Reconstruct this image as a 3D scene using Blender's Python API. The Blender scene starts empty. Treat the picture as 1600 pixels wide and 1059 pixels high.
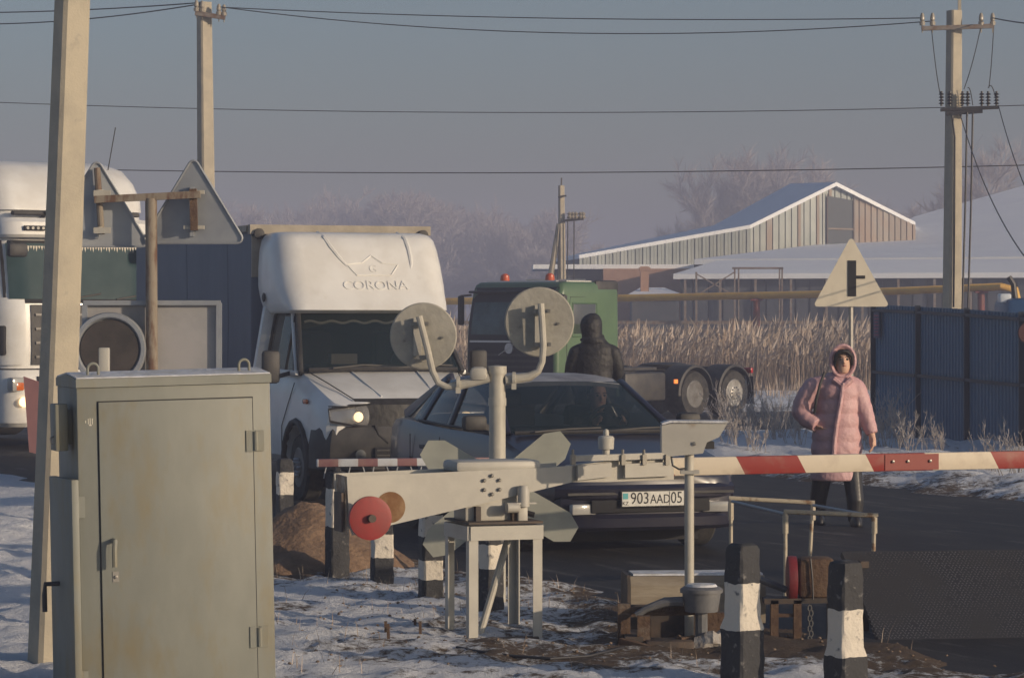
import bpy, bmesh, math, random
from mathutils import Vector, Matrix, noise
R = math.radians
random.seed(7)
sc = bpy.context.scene
COL = sc.collection
# ---------------------------------------------------------------- camera, sky, sun, exposure
F, CX, HY, CH = 4500.0, 800.0, 500.0, 1.84      # focal length (px of 1600), image centre, horizon row, eye height
cam = bpy.data.cameras.new('camera'); camo = bpy.data.objects.new('camera', cam); COL.objects.link(camo)
camo.location = (0, 0, CH); camo.rotation_euler = (R(90), 0, 0)
cam.sensor_width = 36; cam.lens = F / 1600 * 36; cam.shift_y = -(529.5 - HY) / 1600
cam.clip_start = .5; cam.clip_end = 6000
sc.camera = camo
SUN_A, SUN_E = 60, 12                            # degrees right of straight-behind-camera, elevation
sv = Vector((math.sin(R(SUN_A)) * math.cos(R(SUN_E)), -math.cos(R(SUN_A)) * math.cos(R(SUN_E)), math.sin(R(SUN_E))))
w = bpy.data.worlds.new('World'); sc.world = w; w.use_nodes = True
nt = w.node_tree; bg = nt.nodes['Background']
sky = nt.nodes.new('ShaderNodeTexSky'); sky.sky_type = 'NISHITA'; sky.sun_disc = False
sky.sun_elevation = R(SUN_E); sky.sun_rotation = math.atan2(sv.x, sv.y)
sky.air_density = 1.0; sky.dust_density = 2.6; sky.ozone_density = 3.0
nt.links.new(sky.outputs[0], bg.inputs[0]); bg.inputs[1].default_value = 0.1
sl = bpy.data.lights.new('sun', 'SUN'); sl.energy = 4.2; sl.angle = R(0.6); sl.color = (1.0, .79, .56)
so = bpy.data.objects.new('sun', sl); COL.objects.link(so)
so.rotation_euler = (-sv).to_track_quat('-Z', 'Y').to_euler()
sc.view_settings.view_transform = 'Standard'; sc.view_settings.look = 'None'
sc.view_settings.exposure = 0.0; sc.view_settings.gamma = 1.0; sc.view_settings.use_curve_mapping = False
# ---------------------------------------------------------------- helpers
def P(px, py, D): return Vector(((px - CX) * D / F, D, CH + (HY - py) * D / F))
def GP(px, py, z=0.0):
    D = F * (CH - z) / (py - HY); return Vector(((px - CX) * D / F, D, z))
class Plane:
    """vertical plane through o, x axis turned by ang; pix() gives local x,z of a pixel on it"""
    def __init__(s, o, ang): s.o = Vector(o); s.a = R(ang); s.c = math.cos(s.a); s.s = math.sin(s.a)
    def pix(s, px, py, y=0.0):
        ox = s.o.x - s.s * y; oy = s.o.y + s.c * y; t = (px - CX) / F
        x = (oy * t - ox) / (s.c - s.s * t); D = oy + s.s * x
        return x, CH + (HY - py) * D / F - s.o.z
_M = {}
def mat(name, c1, c2=None, scale=6, rough=.6, metal=0, bump=0, bscale=60, lo=.4, hi=.62, stretch=None, emit=0, c3=None, s3=3, lo3=.55, hi3=.7, coat=0, alpha=1, rand=0, spec=.5):
    if name in _M: return _M[name]
    m = bpy.data.materials.new(name); m.use_nodes = True; _M[name] = m
    n = m.node_tree.nodes; l = m.node_tree.links; b = n['Principled BSDF']
    b.inputs['Roughness'].default_value = rough; b.inputs['Metallic'].default_value = metal
    b.inputs['Coat Weight'].default_value = coat; b.inputs['Specular IOR Level'].default_value = spec
    b.inputs['Coat Roughness'].default_value = .12
    b.inputs['Base Color'].default_value = (*c1, 1)
    if alpha < 1: b.inputs['Alpha'].default_value = alpha
    tc = n.new('ShaderNodeTexCoord'); mp = n.new('ShaderNodeMapping'); l.new(tc.outputs['Object'], mp.inputs[0])
    if stretch: mp.inputs['Scale'].default_value = stretch
    def mask(sc_, a, z, off=0):
        t = n.new('ShaderNodeTexNoise'); t.inputs['Scale'].default_value = sc_; t.inputs['Detail'].default_value = 6; t.inputs['Roughness'].default_value = .65
        if off:
            ad = n.new('ShaderNodeVectorMath'); ad.inputs[1].default_value = (off, off * 2, off * 3); l.new(mp.outputs[0], ad.inputs[0]); l.new(ad.outputs[0], t.inputs[0])
        else: l.new(mp.outputs[0], t.inputs[0])
        r = n.new('ShaderNodeMapRange'); r.inputs[1].default_value = a; r.inputs[2].default_value = z; l.new(t.outputs[0], r.inputs[0]); return r.outputs[0]
    col = None
    def mix(a, bcol, f):
        x = n.new('ShaderNodeMix'); x.data_type = 'RGBA'; l.new(f, x.inputs[0])
        if a is None: x.inputs[6].default_value = (*c1, 1)
        else: l.new(a, x.inputs[6])
        x.inputs[7].default_value = (*bcol, 1); return x.outputs[2]
    if c2: col = mix(col, c2, mask(scale, lo, hi))
    if c3: col = mix(col, c3, mask(s3, lo3, hi3, 7.3))
    if rand:
        oi = n.new('ShaderNodeObjectInfo'); hs = n.new('ShaderNodeHueSaturation'); mr = n.new('ShaderNodeMapRange')
        mr.inputs[3].default_value = 1 - rand; mr.inputs[4].default_value = 1 + rand; l.new(oi.outputs['Random'], mr.inputs[0]); l.new(mr.outputs[0], hs.inputs['Value'])
        if col is None: hs.inputs['Color'].default_value = (*c1, 1)
        else: l.new(col, hs.inputs['Color'])
        col = hs.outputs[0]
    if col is not None: l.new(col, b.inputs['Base Color'])
    if emit: b.inputs['Emission Color'].default_value = (*c1, 1); b.inputs['Emission Strength'].default_value = emit
    if bump:
        t = n.new('ShaderNodeTexNoise'); t.inputs['Scale'].default_value = bscale; t.inputs['Detail'].default_value = 5; l.new(mp.outputs[0], t.inputs[0])
        bp = n.new('ShaderNodeBump'); bp.inputs['Strength'].default_value = min(1, bump); bp.inputs['Distance'].default_value = .02 * max(1, bump); l.new(t.outputs[0], bp.inputs['Height']); l.new(bp.outputs[0], b.inputs['Normal'])
    return m
class MB:
    def __init__(s): s.v = []; s.f = []; s.sm = []
    def add(s, vs, fs, smooth=False, M=None):
        o = len(s.v)
        s.v += [tuple(M @ Vector(p)) if M is not None else tuple(p) for p in vs]
        s.f += [tuple(i + o for i in q) for q in fs]; s.sm += [smooth] * len(fs); return s
    def box(s, c, d, rot=None, bev=0, taper=1.0):
        x, y, z = d[0] / 2, d[1] / 2, d[2] / 2
        if bev <= 0:
            vs = [Vector((i * x * (taper if k > 0 else 1), j * y * (taper if k > 0 else 1), k * z)) for i in (-1, 1) for j in (-1, 1) for k in (-1, 1)]
            fs = [(0, 1, 3, 2), (4, 6, 7, 5), (0, 4, 5, 1), (2, 3, 7, 6), (0, 2, 6, 4), (1, 5, 7, 3)]; sm = False
        else:
            bm = bmesh.new(); bmesh.ops.create_cube(bm, size=1)
            for q in bm.verts:
                k = taper if q.co.z > 0 else 1
                q.co = Vector((q.co.x * d[0] * k, q.co.y * d[1] * k, q.co.z * d[2]))
            bmesh.ops.bevel(bm, geom=bm.edges[:], offset=min(bev, .49 * min(d)), segments=2, affect='EDGES', profile=.5)
            bm.verts.index_update(); vs = [q.co.copy() for q in bm.verts]; fs = [tuple(q.index for q in f.verts) for f in bm.faces]; bm.free(); sm = True
        if rot is not None:
            if not isinstance(rot, Matrix): rot = Matrix.Rotation(rot, 3, 'Z')
            vs = [rot @ q for q in vs]
        c = Vector(c); return s.add([q + c for q in vs], fs, sm)
    def bar(s, a, b, w, h, up=(0, 0, 1), bev=0):
        a = Vector(a); b = Vector(b); d = b - a; L = d.length; d.normalize(); u = Vector(up)
        if abs(d.dot(u)) > .98: u = Vector((0, 1, 0))
        y = u.cross(d).normalized(); z = d.cross(y)
        m = Matrix((d, y, z)).transposed(); return s.box((a + b) / 2, (L, w, h), m, bev)
    def tube(s, pts, r, n=10, smooth=True, caps=True):
        pts = [Vector(p) for p in pts]; rs = r if isinstance(r, (list, tuple)) else [r] * len(pts)
        rings = []; prev = None
        for i, p in enumerate(pts):
            d = (pts[min(i + 1, len(pts) - 1)] - pts[max(i - 1, 0)]).normalized()
            if prev is None:
                u = Vector((0, 0, 1)) if abs(d.z) < .9 else Vector((1, 0, 0)); x = u.cross(d).normalized()
            else: x = (prev - d * prev.dot(d)).normalized()
            prev = x; y = d.cross(x)
            rings.append([p + (x * math.cos(2 * math.pi * k / n) + y * math.sin(2 * math.pi * k / n)) * rs[i] for k in range(n)])
        return s.loft(rings, smooth, caps)
    def loft(s, rings, smooth=True, caps=True, closed=True):
        n = len(rings[0]); vs = [p for r in rings for p in r]; fs = []
        for i in range(len(rings) - 1):
            for k in range(n if closed else n - 1):
                k2 = (k + 1) % n; fs.append((i * n + k, i * n + k2, (i + 1) * n + k2, (i + 1) * n + k))
        s.add(vs, fs, smooth)
        if caps and closed:
            o = len(s.v) - len(vs); s.f += [tuple(o + k for k in range(n))[::-1], tuple(o + (len(rings) - 1) * n + k for k in range(n))]; s.sm += [False, False]
        return s
    def lathe(s, prof, o, axis=(0, 0, 1), n=20, smooth=True):
        o = Vector(o); ax = Vector(axis).normalized(); u = Vector((0, 0, 1)) if abs(ax.z) < .9 else Vector((1, 0, 0)); x = u.cross(ax).normalized(); y = ax.cross(x)
        rings = [[o + ax * h + (x * math.cos(2 * math.pi * k / n) + y * math.sin(2 * math.pi * k / n)) * max(r, 1e-4) for k in range(n)] for r, h in prof]
        return s.loft(rings, smooth, True)
    def prism(s, poly, o, u, v, t, M=None):
        """poly (a,b) in plane o+a*u+b*v, extruded by t along u x v"""
        o, u, v = Vector(o), Vector(u).normalized(), Vector(v).normalized(); nn = u.cross(v).normalized() * t; n = len(poly)
        vs = [o + u * a + v * b for a, b in poly] + [o + u * a + v * b + nn for a, b in poly]
        fs = [tuple(range(n))[::-1], tuple(range(n, 2 * n))] + [(i, (i + 1) % n, n + (i + 1) % n, n + i) for i in range(n)]
        return s.add(vs, fs, False, M)
    def patch(s, a, b, c, d, bulge=(0, 0, 0), nu=6, nv=6, t=0):
        a, b, c, d, g = map(Vector, (a, b, c, d, bulge)); vs = []; fs = []
        for j in range(nv + 1):
            for i in range(nu + 1):
                x, y = i / nu, j / nv
                vs.append((a * (1 - x) + b * x) * (1 - y) + (d * (1 - x) + c * x) * y + g * (1 - (2 * x - 1) ** 2) * (.5 + .5 * (1 - (2 * y - 1) ** 2)))
        k = nu + 1
        for j in range(nv):
            for i in range(nu): fs.append((j * k + i, j * k + i + 1, (j + 1) * k + i + 1, (j + 1) * k + i))
        return s.add(vs, fs, True)
    def text(s, body, size, o, u, v, ext=.002, shear=0, sx=1.0, align='CENTER'):
        cu = bpy.data.curves.new('t', 'FONT'); cu.body = body; cu.size = size; cu.extrude = ext; cu.align_x = align; cu.align_y = 'CENTER'; cu.resolution_u = 3
        ob = bpy.data.objects.new('t', cu); COL.objects.link(ob); dg = bpy.context.evaluated_depsgraph_get()
        me = bpy.data.meshes.new_from_object(ob.evaluated_get(dg)); u = Vector(u).normalized(); v = Vector(v).normalized(); n = u.cross(v); o = Vector(o)
        s.add([o + u * q.co.x * sx + v * q.co.y + n * q.co.z for q in me.vertices], [tuple(p.vertices) for p in me.polygons])
        bpy.data.objects.remove(ob); bpy.data.curves.remove(cu); bpy.data.meshes.remove(me); return s
    def build(s, name, m, parent=None, sharp=35, label=None, fix=True):
        me = bpy.data.meshes.new(name); me.from_pydata(s.v, [], s.f); me.polygons.foreach_set('use_smooth', s.sm)
        if fix:
            bm = bmesh.new(); bm.from_mesh(me); bmesh.ops.recalc_face_normals(bm, faces=bm.faces[:]); bm.to_mesh(me); bm.free()
        me.set_sharp_from_angle(angle=R(sharp))
        me.materials.append(m); o = bpy.data.objects.new(name, me); COL.objects.link(o)
        if parent: o.parent = parent
        if label: o['label'] = label
        return o
def tag(o, label, cat, group=None, kind=None):
    if label: o['label'] = label
    if cat: o['category'] = cat
    if group: o['group'] = group
    if kind: o['kind'] = kind
    return o
def thing(name, label, cat, loc=(0, 0, 0), rz=0, group=None):
    o = bpy.data.objects.new(name, None); COL.objects.link(o); o.location = loc; o.rotation_euler = (0, 0, R(rz)); o.empty_display_size = .1
    return tag(o, label, cat, group)
def copy_tree(o, parent=None):
    c = o.copy(); COL.objects.link(c); c.parent = parent
    for ch in list(o.children): copy_tree(ch, c)
    return c
def cut(o, cutter):
    """subtract closed shapes from a mesh, baked into the mesh"""
    co = cutter.build('cutter', o.data.materials[0]); co.parent = o.parent
    md = o.modifiers.new('b', 'BOOLEAN'); md.object = co; md.operation = 'DIFFERENCE'; md.solver = 'EXACT'
    bpy.context.view_layer.update(); dg = bpy.context.evaluated_depsgraph_get(); me = bpy.data.meshes.new_from_object(o.evaluated_get(dg))
    o.modifiers.clear(); o.data = me; me.set_sharp_from_angle(angle=R(35)); bpy.data.objects.remove(co)
def remesh(o, vox, it=3):
    md = o.modifiers.new('r', 'REMESH'); md.mode = 'VOXEL'; md.voxel_size = vox; md.use_smooth_shade = True
    if it: s_ = o.modifiers.new('s', 'SMOOTH'); s_.iterations = it; s_.factor = .5
def sstep(a, b, x):
    t = max(0, min(1, (x - a) / (b - a))); return t * t * (3 - 2 * t)
def rot2(p, a): return (p[0] * math.cos(a) - p[1] * math.sin(a), p[0] * math.sin(a) + p[1] * math.cos(a))
# ---------------------------------------------------------------- ground and roads
def uroad(x, y): return (x - (2.09 - .454 * (y - 16.2))) * .9106
def base(x, y): return -.24 * sstep(42, 56, y)
def dist_out(x, y):
    """metres outside the paved area (negative inside)"""
    u = uroad(x, y); d1 = max(-u, u - 8.0)
    d2 = max(52.5 - y - .04 * x, y - 66 + .04 * x, -u)
    return min(d1, d2)
def ground_z(x, y):
    d = dist_out(x, y); n1 = noise.noise((x * 1.3, y * 1.3, 3)); n2 = noise.noise((x * 4.5, y * 4.5, 9)); n3 = noise.noise((x * 13, y * 13, 1))
    near = 1 - sstep(30, 60, y)
    z = base(x, y) + sstep(-.25, .5, d + .25 * n1) * (.05 + .035 * n1 + near * (.036 * n2 + .022 * n3)) - .045 * (1 - sstep(-.25, .5, d + .25 * n1))
    if uroad(x, y) > 8 and y > 24: z += .16 * sstep(.2, 1.6, d) * (.6 + .7 * n1) * (1 - sstep(44, 52, y))
    z += .10 * sstep(3.0, 4.6, -x) * (1 - sstep(24, 32, y))
    if y > 70: z += .25 * noise.noise((x * .05, y * .05, 0)) * sstep(70, 90, y)
    return z
def axis(lo, hi, st, a, b, g):
    v = [lo + i * st for i in range(int((hi - lo) / st) + 1)]; s_ = st; x = v[-1]
    while x < b: s_ *= g; x += s_; v.append(x)
    s_ = st; x = v[0]
    while x > a: s_ *= g; x -= s_; v.insert(0, x)
    return v
XS = axis(-4.2, 5.6, .065, -640, 640, 1.16); YS = axis(12.5, 30, .065, -40, 1080, 1.06)
vs = [(x, y, ground_z(x, y)) for y in YS for x in XS]; nx = len(XS)
fs = [(j * nx + i, j * nx + i + 1, (j + 1) * nx + i + 1, (j + 1) * nx + i) for j in range(len(YS) - 1) for i in range(nx - 1)]
me = bpy.data.meshes.new('ground'); me.from_pydata(vs, [], fs); me.polygons.foreach_set('use_smooth', [True] * len(fs))
at = me.attributes.new('dirt', 'FLOAT', 'POINT')
def dirt(x, y):
    d = dist_out(x, y); v = .20 + .42 * (1 - sstep(.0, 1.5, d))
    v += .55 * math.exp(-((x - 1.3) / 1.3) ** 2 - ((y - 16.6) / 1.6) ** 2) + .3 * math.exp(-((x - .3) / .9) ** 2 - ((y - 15.4) / .6) ** 2)
    v += .5 * math.exp(-((x + 1.5) / .8) ** 2 - ((y - 20.6) / 1.2) ** 2)
    v -= .5 * sstep(1.8, 2.8, -x)
    if y > 66: v += .18 * noise.noise((x * .3, y * .3, 2)) + .1
    return v
at.data.foreach_set('value', [dirt(p[0], p[1]) for p in vs])
def ground_mat():
    m = bpy.data.materials.new('snowy_ground'); m.use_nodes = True; n = m.node_tree.nodes; l = m.node_tree.links; b = n['Principled BSDF']
    tc = n.new('ShaderNodeTexCoord'); a = n.new('ShaderNodeAttribute'); a.attribute_name = 'dirt'
    def nz(s, d=7, r=.65):
        t = n.new('ShaderNodeTexNoise'); t.inputs['Scale'].default_value = s; t.inputs['Detail'].default_value = d; t.inputs['Roughness'].default_value = r; l.new(tc.outputs['Object'], t.inputs[0]); return t.outputs[0]
    def mth(op, x, y):
        q = n.new('ShaderNodeMath'); q.operation = op
        for i, k in enumerate((x, y)):
            if isinstance(k, (int, float)): q.inputs[i].default_value = k
            else: l.new(k, q.inputs[i])
        return q.outputs[0]
    s1 = mth('ADD', mth('MULTIPLY', mth('SUBTRACT', nz(1.7), .5), 1.6), mth('MULTIPLY', mth('SUBTRACT', nz(13, 10, .75), .5), 1.9))
    v = mth('ADD', a.outputs['Fac'], s1)
    mr = n.new('ShaderNodeMapRange'); mr.inputs[1].default_value = .38; mr.inputs[2].default_value = .62; l.new(v, mr.inputs[0])
    dc = n.new('ShaderNodeMix'); dc.data_type = 'RGBA'; l.new(nz(25), dc.inputs[0]); dc.inputs[6].default_value = (.05, .036, .026, 1); dc.inputs[7].default_value = (.19, .135, .09, 1)
    x = n.new('ShaderNodeMix'); x.data_type = 'RGBA'; l.new(mr.outputs[0], x.inputs[0]); x.inputs[6].default_value = (.82, .84, .88, 1); l.new(dc.outputs[2], x.inputs[7])
    l.new(x.outputs[2], b.inputs['Base Color']); b.inputs['Roughness'].default_value = .75; b.inputs['Specular IOR Level'].default_value = .25
    bp = n.new('ShaderNodeBump'); bp.inputs['Strength'].default_value = 1.0; bp.inputs['Distance'].default_value = .055; l.new(mth('ADD', nz(22, 8, .7), mth('MULTIPLY', mr.outputs[0], -.25)), bp.inputs['Height']); l.new(bp.outputs[0], b.inputs['Normal'])
    return m
me.materials.append(ground_mat()); g = bpy.data.objects.new('ground', me); COL.objects.link(g); tag(g, 'snow over frozen soil with bare dirt patches', None, kind='structure')
def asphalt():
    m = mat('asphalt', (.016, .016, .018), (.042, .039, .036), scale=1.1, rough=.7, bump=.6, bscale=70, lo=.46, hi=.68, stretch=(1.8, .45, 1), c3=(.2, .19, .18), s3=2.6, lo3=.57, hi3=.84, spec=.35)
    mp = [q for q in m.node_tree.nodes if q.type == 'MAPPING'][0]; mp.vector_type = 'TEXTURE'; mp.inputs['Rotation'].default_value = (0, 0, R(24.3)); mp.inputs['Scale'].default_value = (.55, 3.2, 1)
    return m
def strip(name, rows, zoff, label):
    vs = [(x, y, base(x, y) + zoff) for r in rows for x, y in r]; k = len(rows[0])
    fs = [(j * k + i, j * k + i + 1, (j + 1) * k + i + 1, (j + 1) * k + i) for j in range(len(rows) - 1) for i in range(k - 1)]
    mb = MB(); mb.add(vs, fs, True); o = mb.build(name, asphalt()); return tag(o, label, None, kind='structure')
def on_u(u, y): return (u / .9106 + 2.09 - .454 * (y - 16.2), y)
strip('road', [[on_u(u * .9 - .5, y) for u in range(11)] for y in [-10 + 2 * i for i in range(70)]], 0, 'dark asphalt road leading up to the level crossing')
strip('side_road', [[(on_u(8.2, y)[0] + (70 - on_u(8.2, y)[0]) * (i / 20) ** 1.5, y - .04 * (on_u(8.2, y)[0] + (70 - on_u(8.2, y)[0]) * (i / 20) ** 1.5)) for i in range(21)] for y in [52 + 1.0 * i for i in range(15)]], -.006, 'asphalt side road running off behind the blue fence')
# ---------------------------------------------------------------- haze
hz = MB().box((0, 520, 11.5), (1290, 1130, 26.0)).build('haze', bpy.data.materials.new('haze_air'))
hm = hz.data.materials[0]; hm.use_nodes = True; hn = hm.node_tree.nodes; hn.clear()
ho = hn.new('ShaderNodeOutputMaterial'); hv = hn.new('ShaderNodeVolumePrincipled'); hv.inputs['Color'].default_value = (.69, .735, 1, 1)
hv.inputs['Density'].default_value = .0028; hv.inputs['Anisotropy'].default_value = .0
hm.node_tree.links.new(hv.outputs[0], ho.inputs['Volume']); tag(hz, 'pale winter haze hanging in the air', None, kind='stuff')
# ---------------------------------------------------------------- frosted trees
def tree_geo(seed, H, spread, twig, mb_t, mb_c, o=(0, 0, 0), maxlev=4, last=7):
    rnd = random.Random(seed); o = Vector(o)
    def branch(p, d, L, r, lev):
        pts = [p]; q = p.copy(); dd = d.copy(); k = 3 if lev < 2 else 2 if lev < 4 else 1
        for i in range(k):
            dd = (dd + Vector((rnd.uniform(-.25, .25), rnd.uniform(-.25, .25), rnd.uniform(-.05, .2)))).normalized(); q = q + dd * L / k; pts.append(q.copy())
        (mb_t if lev < 2 else mb_c).tube(pts, [r * (1 - .5 * i / k) for i in range(k + 1)], 5 if lev < 2 else 3, True, False)
        if lev >= maxlev: return
        for i in range([10, 7, 7, last][lev]):
            t = rnd.uniform(.3, 1) if lev else rnd.uniform(.18, 1); j = min(k - 1, int(t * k)); b0 = pts[j].lerp(pts[j + 1], t * k - j)
            a = rnd.uniform(0, 6.283); tilt = rnd.uniform(.45, 1.05) * spread
            u = dd.orthogonal().normalized(); v = dd.cross(u); nd = (dd * math.cos(tilt) + (u * math.cos(a) + v * math.sin(a)) * math.sin(tilt) + Vector((0, 0, .18))).normalized()
            branch(b0, nd, L * rnd.uniform(.42, .68), max(twig, r * .45), lev + 1)
    branch(o, Vector((0, 0, 1)), H * .62, H * .018, 0)
m_bark = mat('frosted_bark', (.16, .13, .11), (.3, .28, .27), scale=3, rough=.9)
m_twig = mat('frosted_twigs', (.25, .21, .19), (.42, .39, .38), scale=.8, rough=.9)
protos = []
for i in range(3):
    t = MB(); c = MB(); tree_geo(40 + i, 16, 1.0, .03, t, c, last=14); k_ = 15.2 / max(p[2] for p in c.v)
    for q in (t, c): q.v = [(p[0] * k_, p[1] * k_, p[2] * k_) for p in q.v]
    protos.append((t, c))
def tree(name, label, i, loc, k, rz, group=None):
    r = thing(name, label, 'tree', loc, rz, group); r.scale = (k, k, k)
    a = protos[i]
    if not isinstance(a[0], bpy.types.Object):
        protos[i] = a = (a[0].build('trunk', m_bark, fix=False), a[1].build('crown', m_twig, fix=False)); ob = a
    else: ob = [q.copy() for q in a]; [COL.objects.link(q) for q in ob]
    for q in ob: q.parent = r
def treeat(px, top, D, i, rz, label, group=None):
    z = CH + (HY - top) * D / F; tree('frosted_tree', label, i, ((px - CX) * D / F, D, -.4), (z + .4) / 14.2, rz, group)
treeat(1185, 246, 330, 0, 20, 'large frosted bare tree standing left behind the barn ridge')
treeat(1252, 243, 336, 1, 110, 'large frosted bare tree standing right behind the barn ridge')
treeat(1150, 266, 340, 2, 140, 'rounded frosted tree on the left flank of the clump behind the barn')
treeat(1218, 240, 345, 2, 260, 'frosted tree in the middle of the clump behind the barn')
treeat(1280, 268, 350, 0, 75, 'frosted tree on the right flank of the clump behind the barn')
treeat(1105, 318, 345, 2, 50, 'smaller frosted tree low behind the snowy barn roof')
treeat(1048, 345, 350, 1, 10, 'lowest frosted tree beyond the far end of the barn', )
treeat(1560, 228, 290, 2, 200, 'frosted bare tree rising behind the snowy roof and concrete pole')
treeat(1400, 322, 350, 0, 300, 'faint frosted tree behind the right slope of the gable')
import numpy as np
rw = random.Random(5)
def far_wood():
    src = []
    for i in range(4):
        q = MB(); tree_geo(90 + i, 16, 1.05, .055, q, q); q.v = np.array(q.v); src.append((q.v * 15.2 / q.v[:, 2].max(), np.array(q.f)))
    VV, FF, o = [], [], 0
    for i in range(64):
        t = i / 63; px = 330 + 620 * t + rw.uniform(-14, 14); D = rw.uniform(410, 480)
        top = 312 + 22 * math.sin(t * 9) + rw.uniform(-14, 40) + 70 * max(0, t - .85) / .15
        k = (CH + (HY - top) * D / F + .5) / 15.2; a = rw.uniform(0, 6.28); v, f = src[i % 4]; c, s_ = math.cos(a) * k, math.sin(a) * k
        VV.append(np.stack([v[:, 0] * c - v[:, 1] * s_ + (px - CX) * D / F, v[:, 0] * s_ + v[:, 1] * c + D, v[:, 2] * k - .5], 1)); FF.append(f + o); o += len(v)
    VV = np.concatenate(VV); FF = np.concatenate(FF); me = bpy.data.meshes.new('far_woodland'); me.vertices.add(len(VV)); me.vertices.foreach_set('co', VV.ravel())
    me.loops.add(FF.size); me.loops.foreach_set('vertex_index', FF.ravel()); me.polygons.add(len(FF)); me.polygons.foreach_set('loop_start', np.arange(0, FF.size, 4)); me.update(calc_edges=True); me.materials.append(m_twig)
    o = bpy.data.objects.new('far_woodland', me); COL.objects.link(o); tag(o, 'far frosted woodland fading into the haze', None, kind='stuff')
far_wood()
# ---------------------------------------------------------------- barns
m_snow = mat('roof_snow', (.86, .88, .9), (.8, .82, .86), scale=.4, rough=.8, bump=.4, bscale=1.5)
m_sheet = [mat('sheet_grey', (.30, .33, .31), (.38, .4, .37), scale=.8, rough=.55, rand=.12), mat('sheet_rusty', (.30, .22, .17), (.3, .28, .25), scale=.9, rough=.7, lo=.35, hi=.65, rand=.12)]
m_shadewall = mat('shade_dark_wall', (.055, .065, .085), (.085, .09, .1), scale=.6, rough=.8, rand=.3)  # dark bluish colour puts the shade on these walls into the paint
m_brick = mat('peach_brick', (.40, .25, .18), (.34, .2, .14), scale=2, rough=.85)
m_glassd = mat('dark_pane', (.07, .08, .09), rough=.25)
m_steel = mat('weathered_steel', (.22, .2, .18), (.16, .1, .07), scale=8, rough=.6, metal=.2)
A, B_, C_, E_, F_, G_, R_ = P(1307, 290, 150), P(1235, 292, 157), P(1115, 357, 166), P(868, 409, 160), P(905, 404, 145.5), P(1172, 357, 147), P(1430, 352, 154)
barn = thing('barn', 'tall metal-clad barn with snowy roof and rust-streaked gable', 'barn')
def dn(p, z=-.4): return Vector((p.x, p.y, z))
def thick(mb, poly, t):
    n = len(poly); v = [Vector(p) for p in poly] + [Vector(p) - Vector((0, 0, t)) for p in poly]
    return mb.add(v, [tuple(range(n)), tuple(range(n, 2 * n))[::-1]] + [(i, (i + 1) % n, n + (i + 1) % n, n + i) for i in range(n)])
up = Vector((0, 0, .18)); Rb = Vector((R_.x + 2, R_.y + 14, R_.z))
rf = MB(); thick(rf, [A + up, B_ + up, C_ + up, G_ + up], .2); thick(rf, [G_ + up, C_ + up, E_ + up, F_ + up], .2); thick(rf, [A + up, R_ + up, Rb + up, B_ + up], .2)
rf.build('roof', m_snow, barn)
bw = MB(); bw.add([F_, E_, dn(E_), dn(F_), C_, dn(C_), B_, Rb, dn(Rb), dn(B_)], [(0, 1, 2, 3), (1, 4, 5, 2), (4, 6, 9, 5), (6, 7, 8, 9)]); bw.build('back_wall', m_shadewall, barn)
def cladding(a0, b0, topa, n, fn, parent, off=.0, low=None):
    """vertical sheets between ground points a0..b0; topa(t) gives the top height"""
    d = (b0 - a0); nrm = Vector((d.y, -d.x, 0)).normalized()
    for i in range(n):
        t0, t1 = i / n + .0015, (i + 1) / n - .0015; p, q = a0.lerp(b0, t0), a0.lerp(b0, t1); z0, z1 = topa(t0), topa(t1); lo0 = low(t0) if low else -.4; lo1 = low(t1) if low else -.4
        k = nrm * (.04 if i % 2 else .0); mb = MB(); th = nrm * -.08
        fr = [Vector((p.x, p.y, lo0)) + k, Vector((q.x, q.y, lo1)) + k, Vector((q.x, q.y, z1)) + k, Vector((p.x, p.y, z0)) + k]
        mb.add(fr + [x + th for x in fr], [(0, 1, 2, 3), (4, 7, 6, 5), (0, 4, 5, 1), (1, 5, 6, 2), (2, 6, 7, 3), (3, 7, 4, 0)]); mb.build('sheet', fn(i), parent)
rb = random.Random(3)
tA = (A.x - G_.x) / (R_.x - G_.x)
def gtop(t): return G_.z + (A.z - G_.z) * t / tA if t < tA else A.z + (R_.z - A.z) * (t - tA) / (1 - tA)
cladding(dn(G_), dn(R_), gtop, 54, lambda i: m_sheet[1] if i > 32 or rb.random() < .18 else m_sheet[0], barn)
cladding(dn(F_), dn(G_), lambda t: F_.z + (G_.z - F_.z) * t, 46, lambda i: m_sheet[0], barn)
dg = MB(); q0, q1 = dn(G_).lerp(dn(R_), .455), dn(G_).lerp(dn(R_), .615); off = Vector((0, -.12, 0))
dg.add([Vector((q0.x, q0.y, 4.9)) + off, Vector((q1.x, q1.y, 4.9)) + off, Vector((q1.x, q1.y, gtop(.615) - .3)) + off, Vector((q0.x, q0.y, gtop(.455) - .3)) + off], [(0, 1, 2, 3)])
gw = dg.build('gable_window', m_glassd, barn)
fb = MB()
for z in (5.6, 6.6): fb.bar(Vector((q0.x, q0.y - .16, z)), Vector((q1.x, q1.y - .16, z)), .06, .08)
for q in (q0, q1): fb.bar(Vector((q.x, q.y - .16, 4.9)), Vector((q.x, q.y - .16, gtop(.5) - .4)), .06, .08)
fb.build('window_frame', m_steel, gw)
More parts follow.
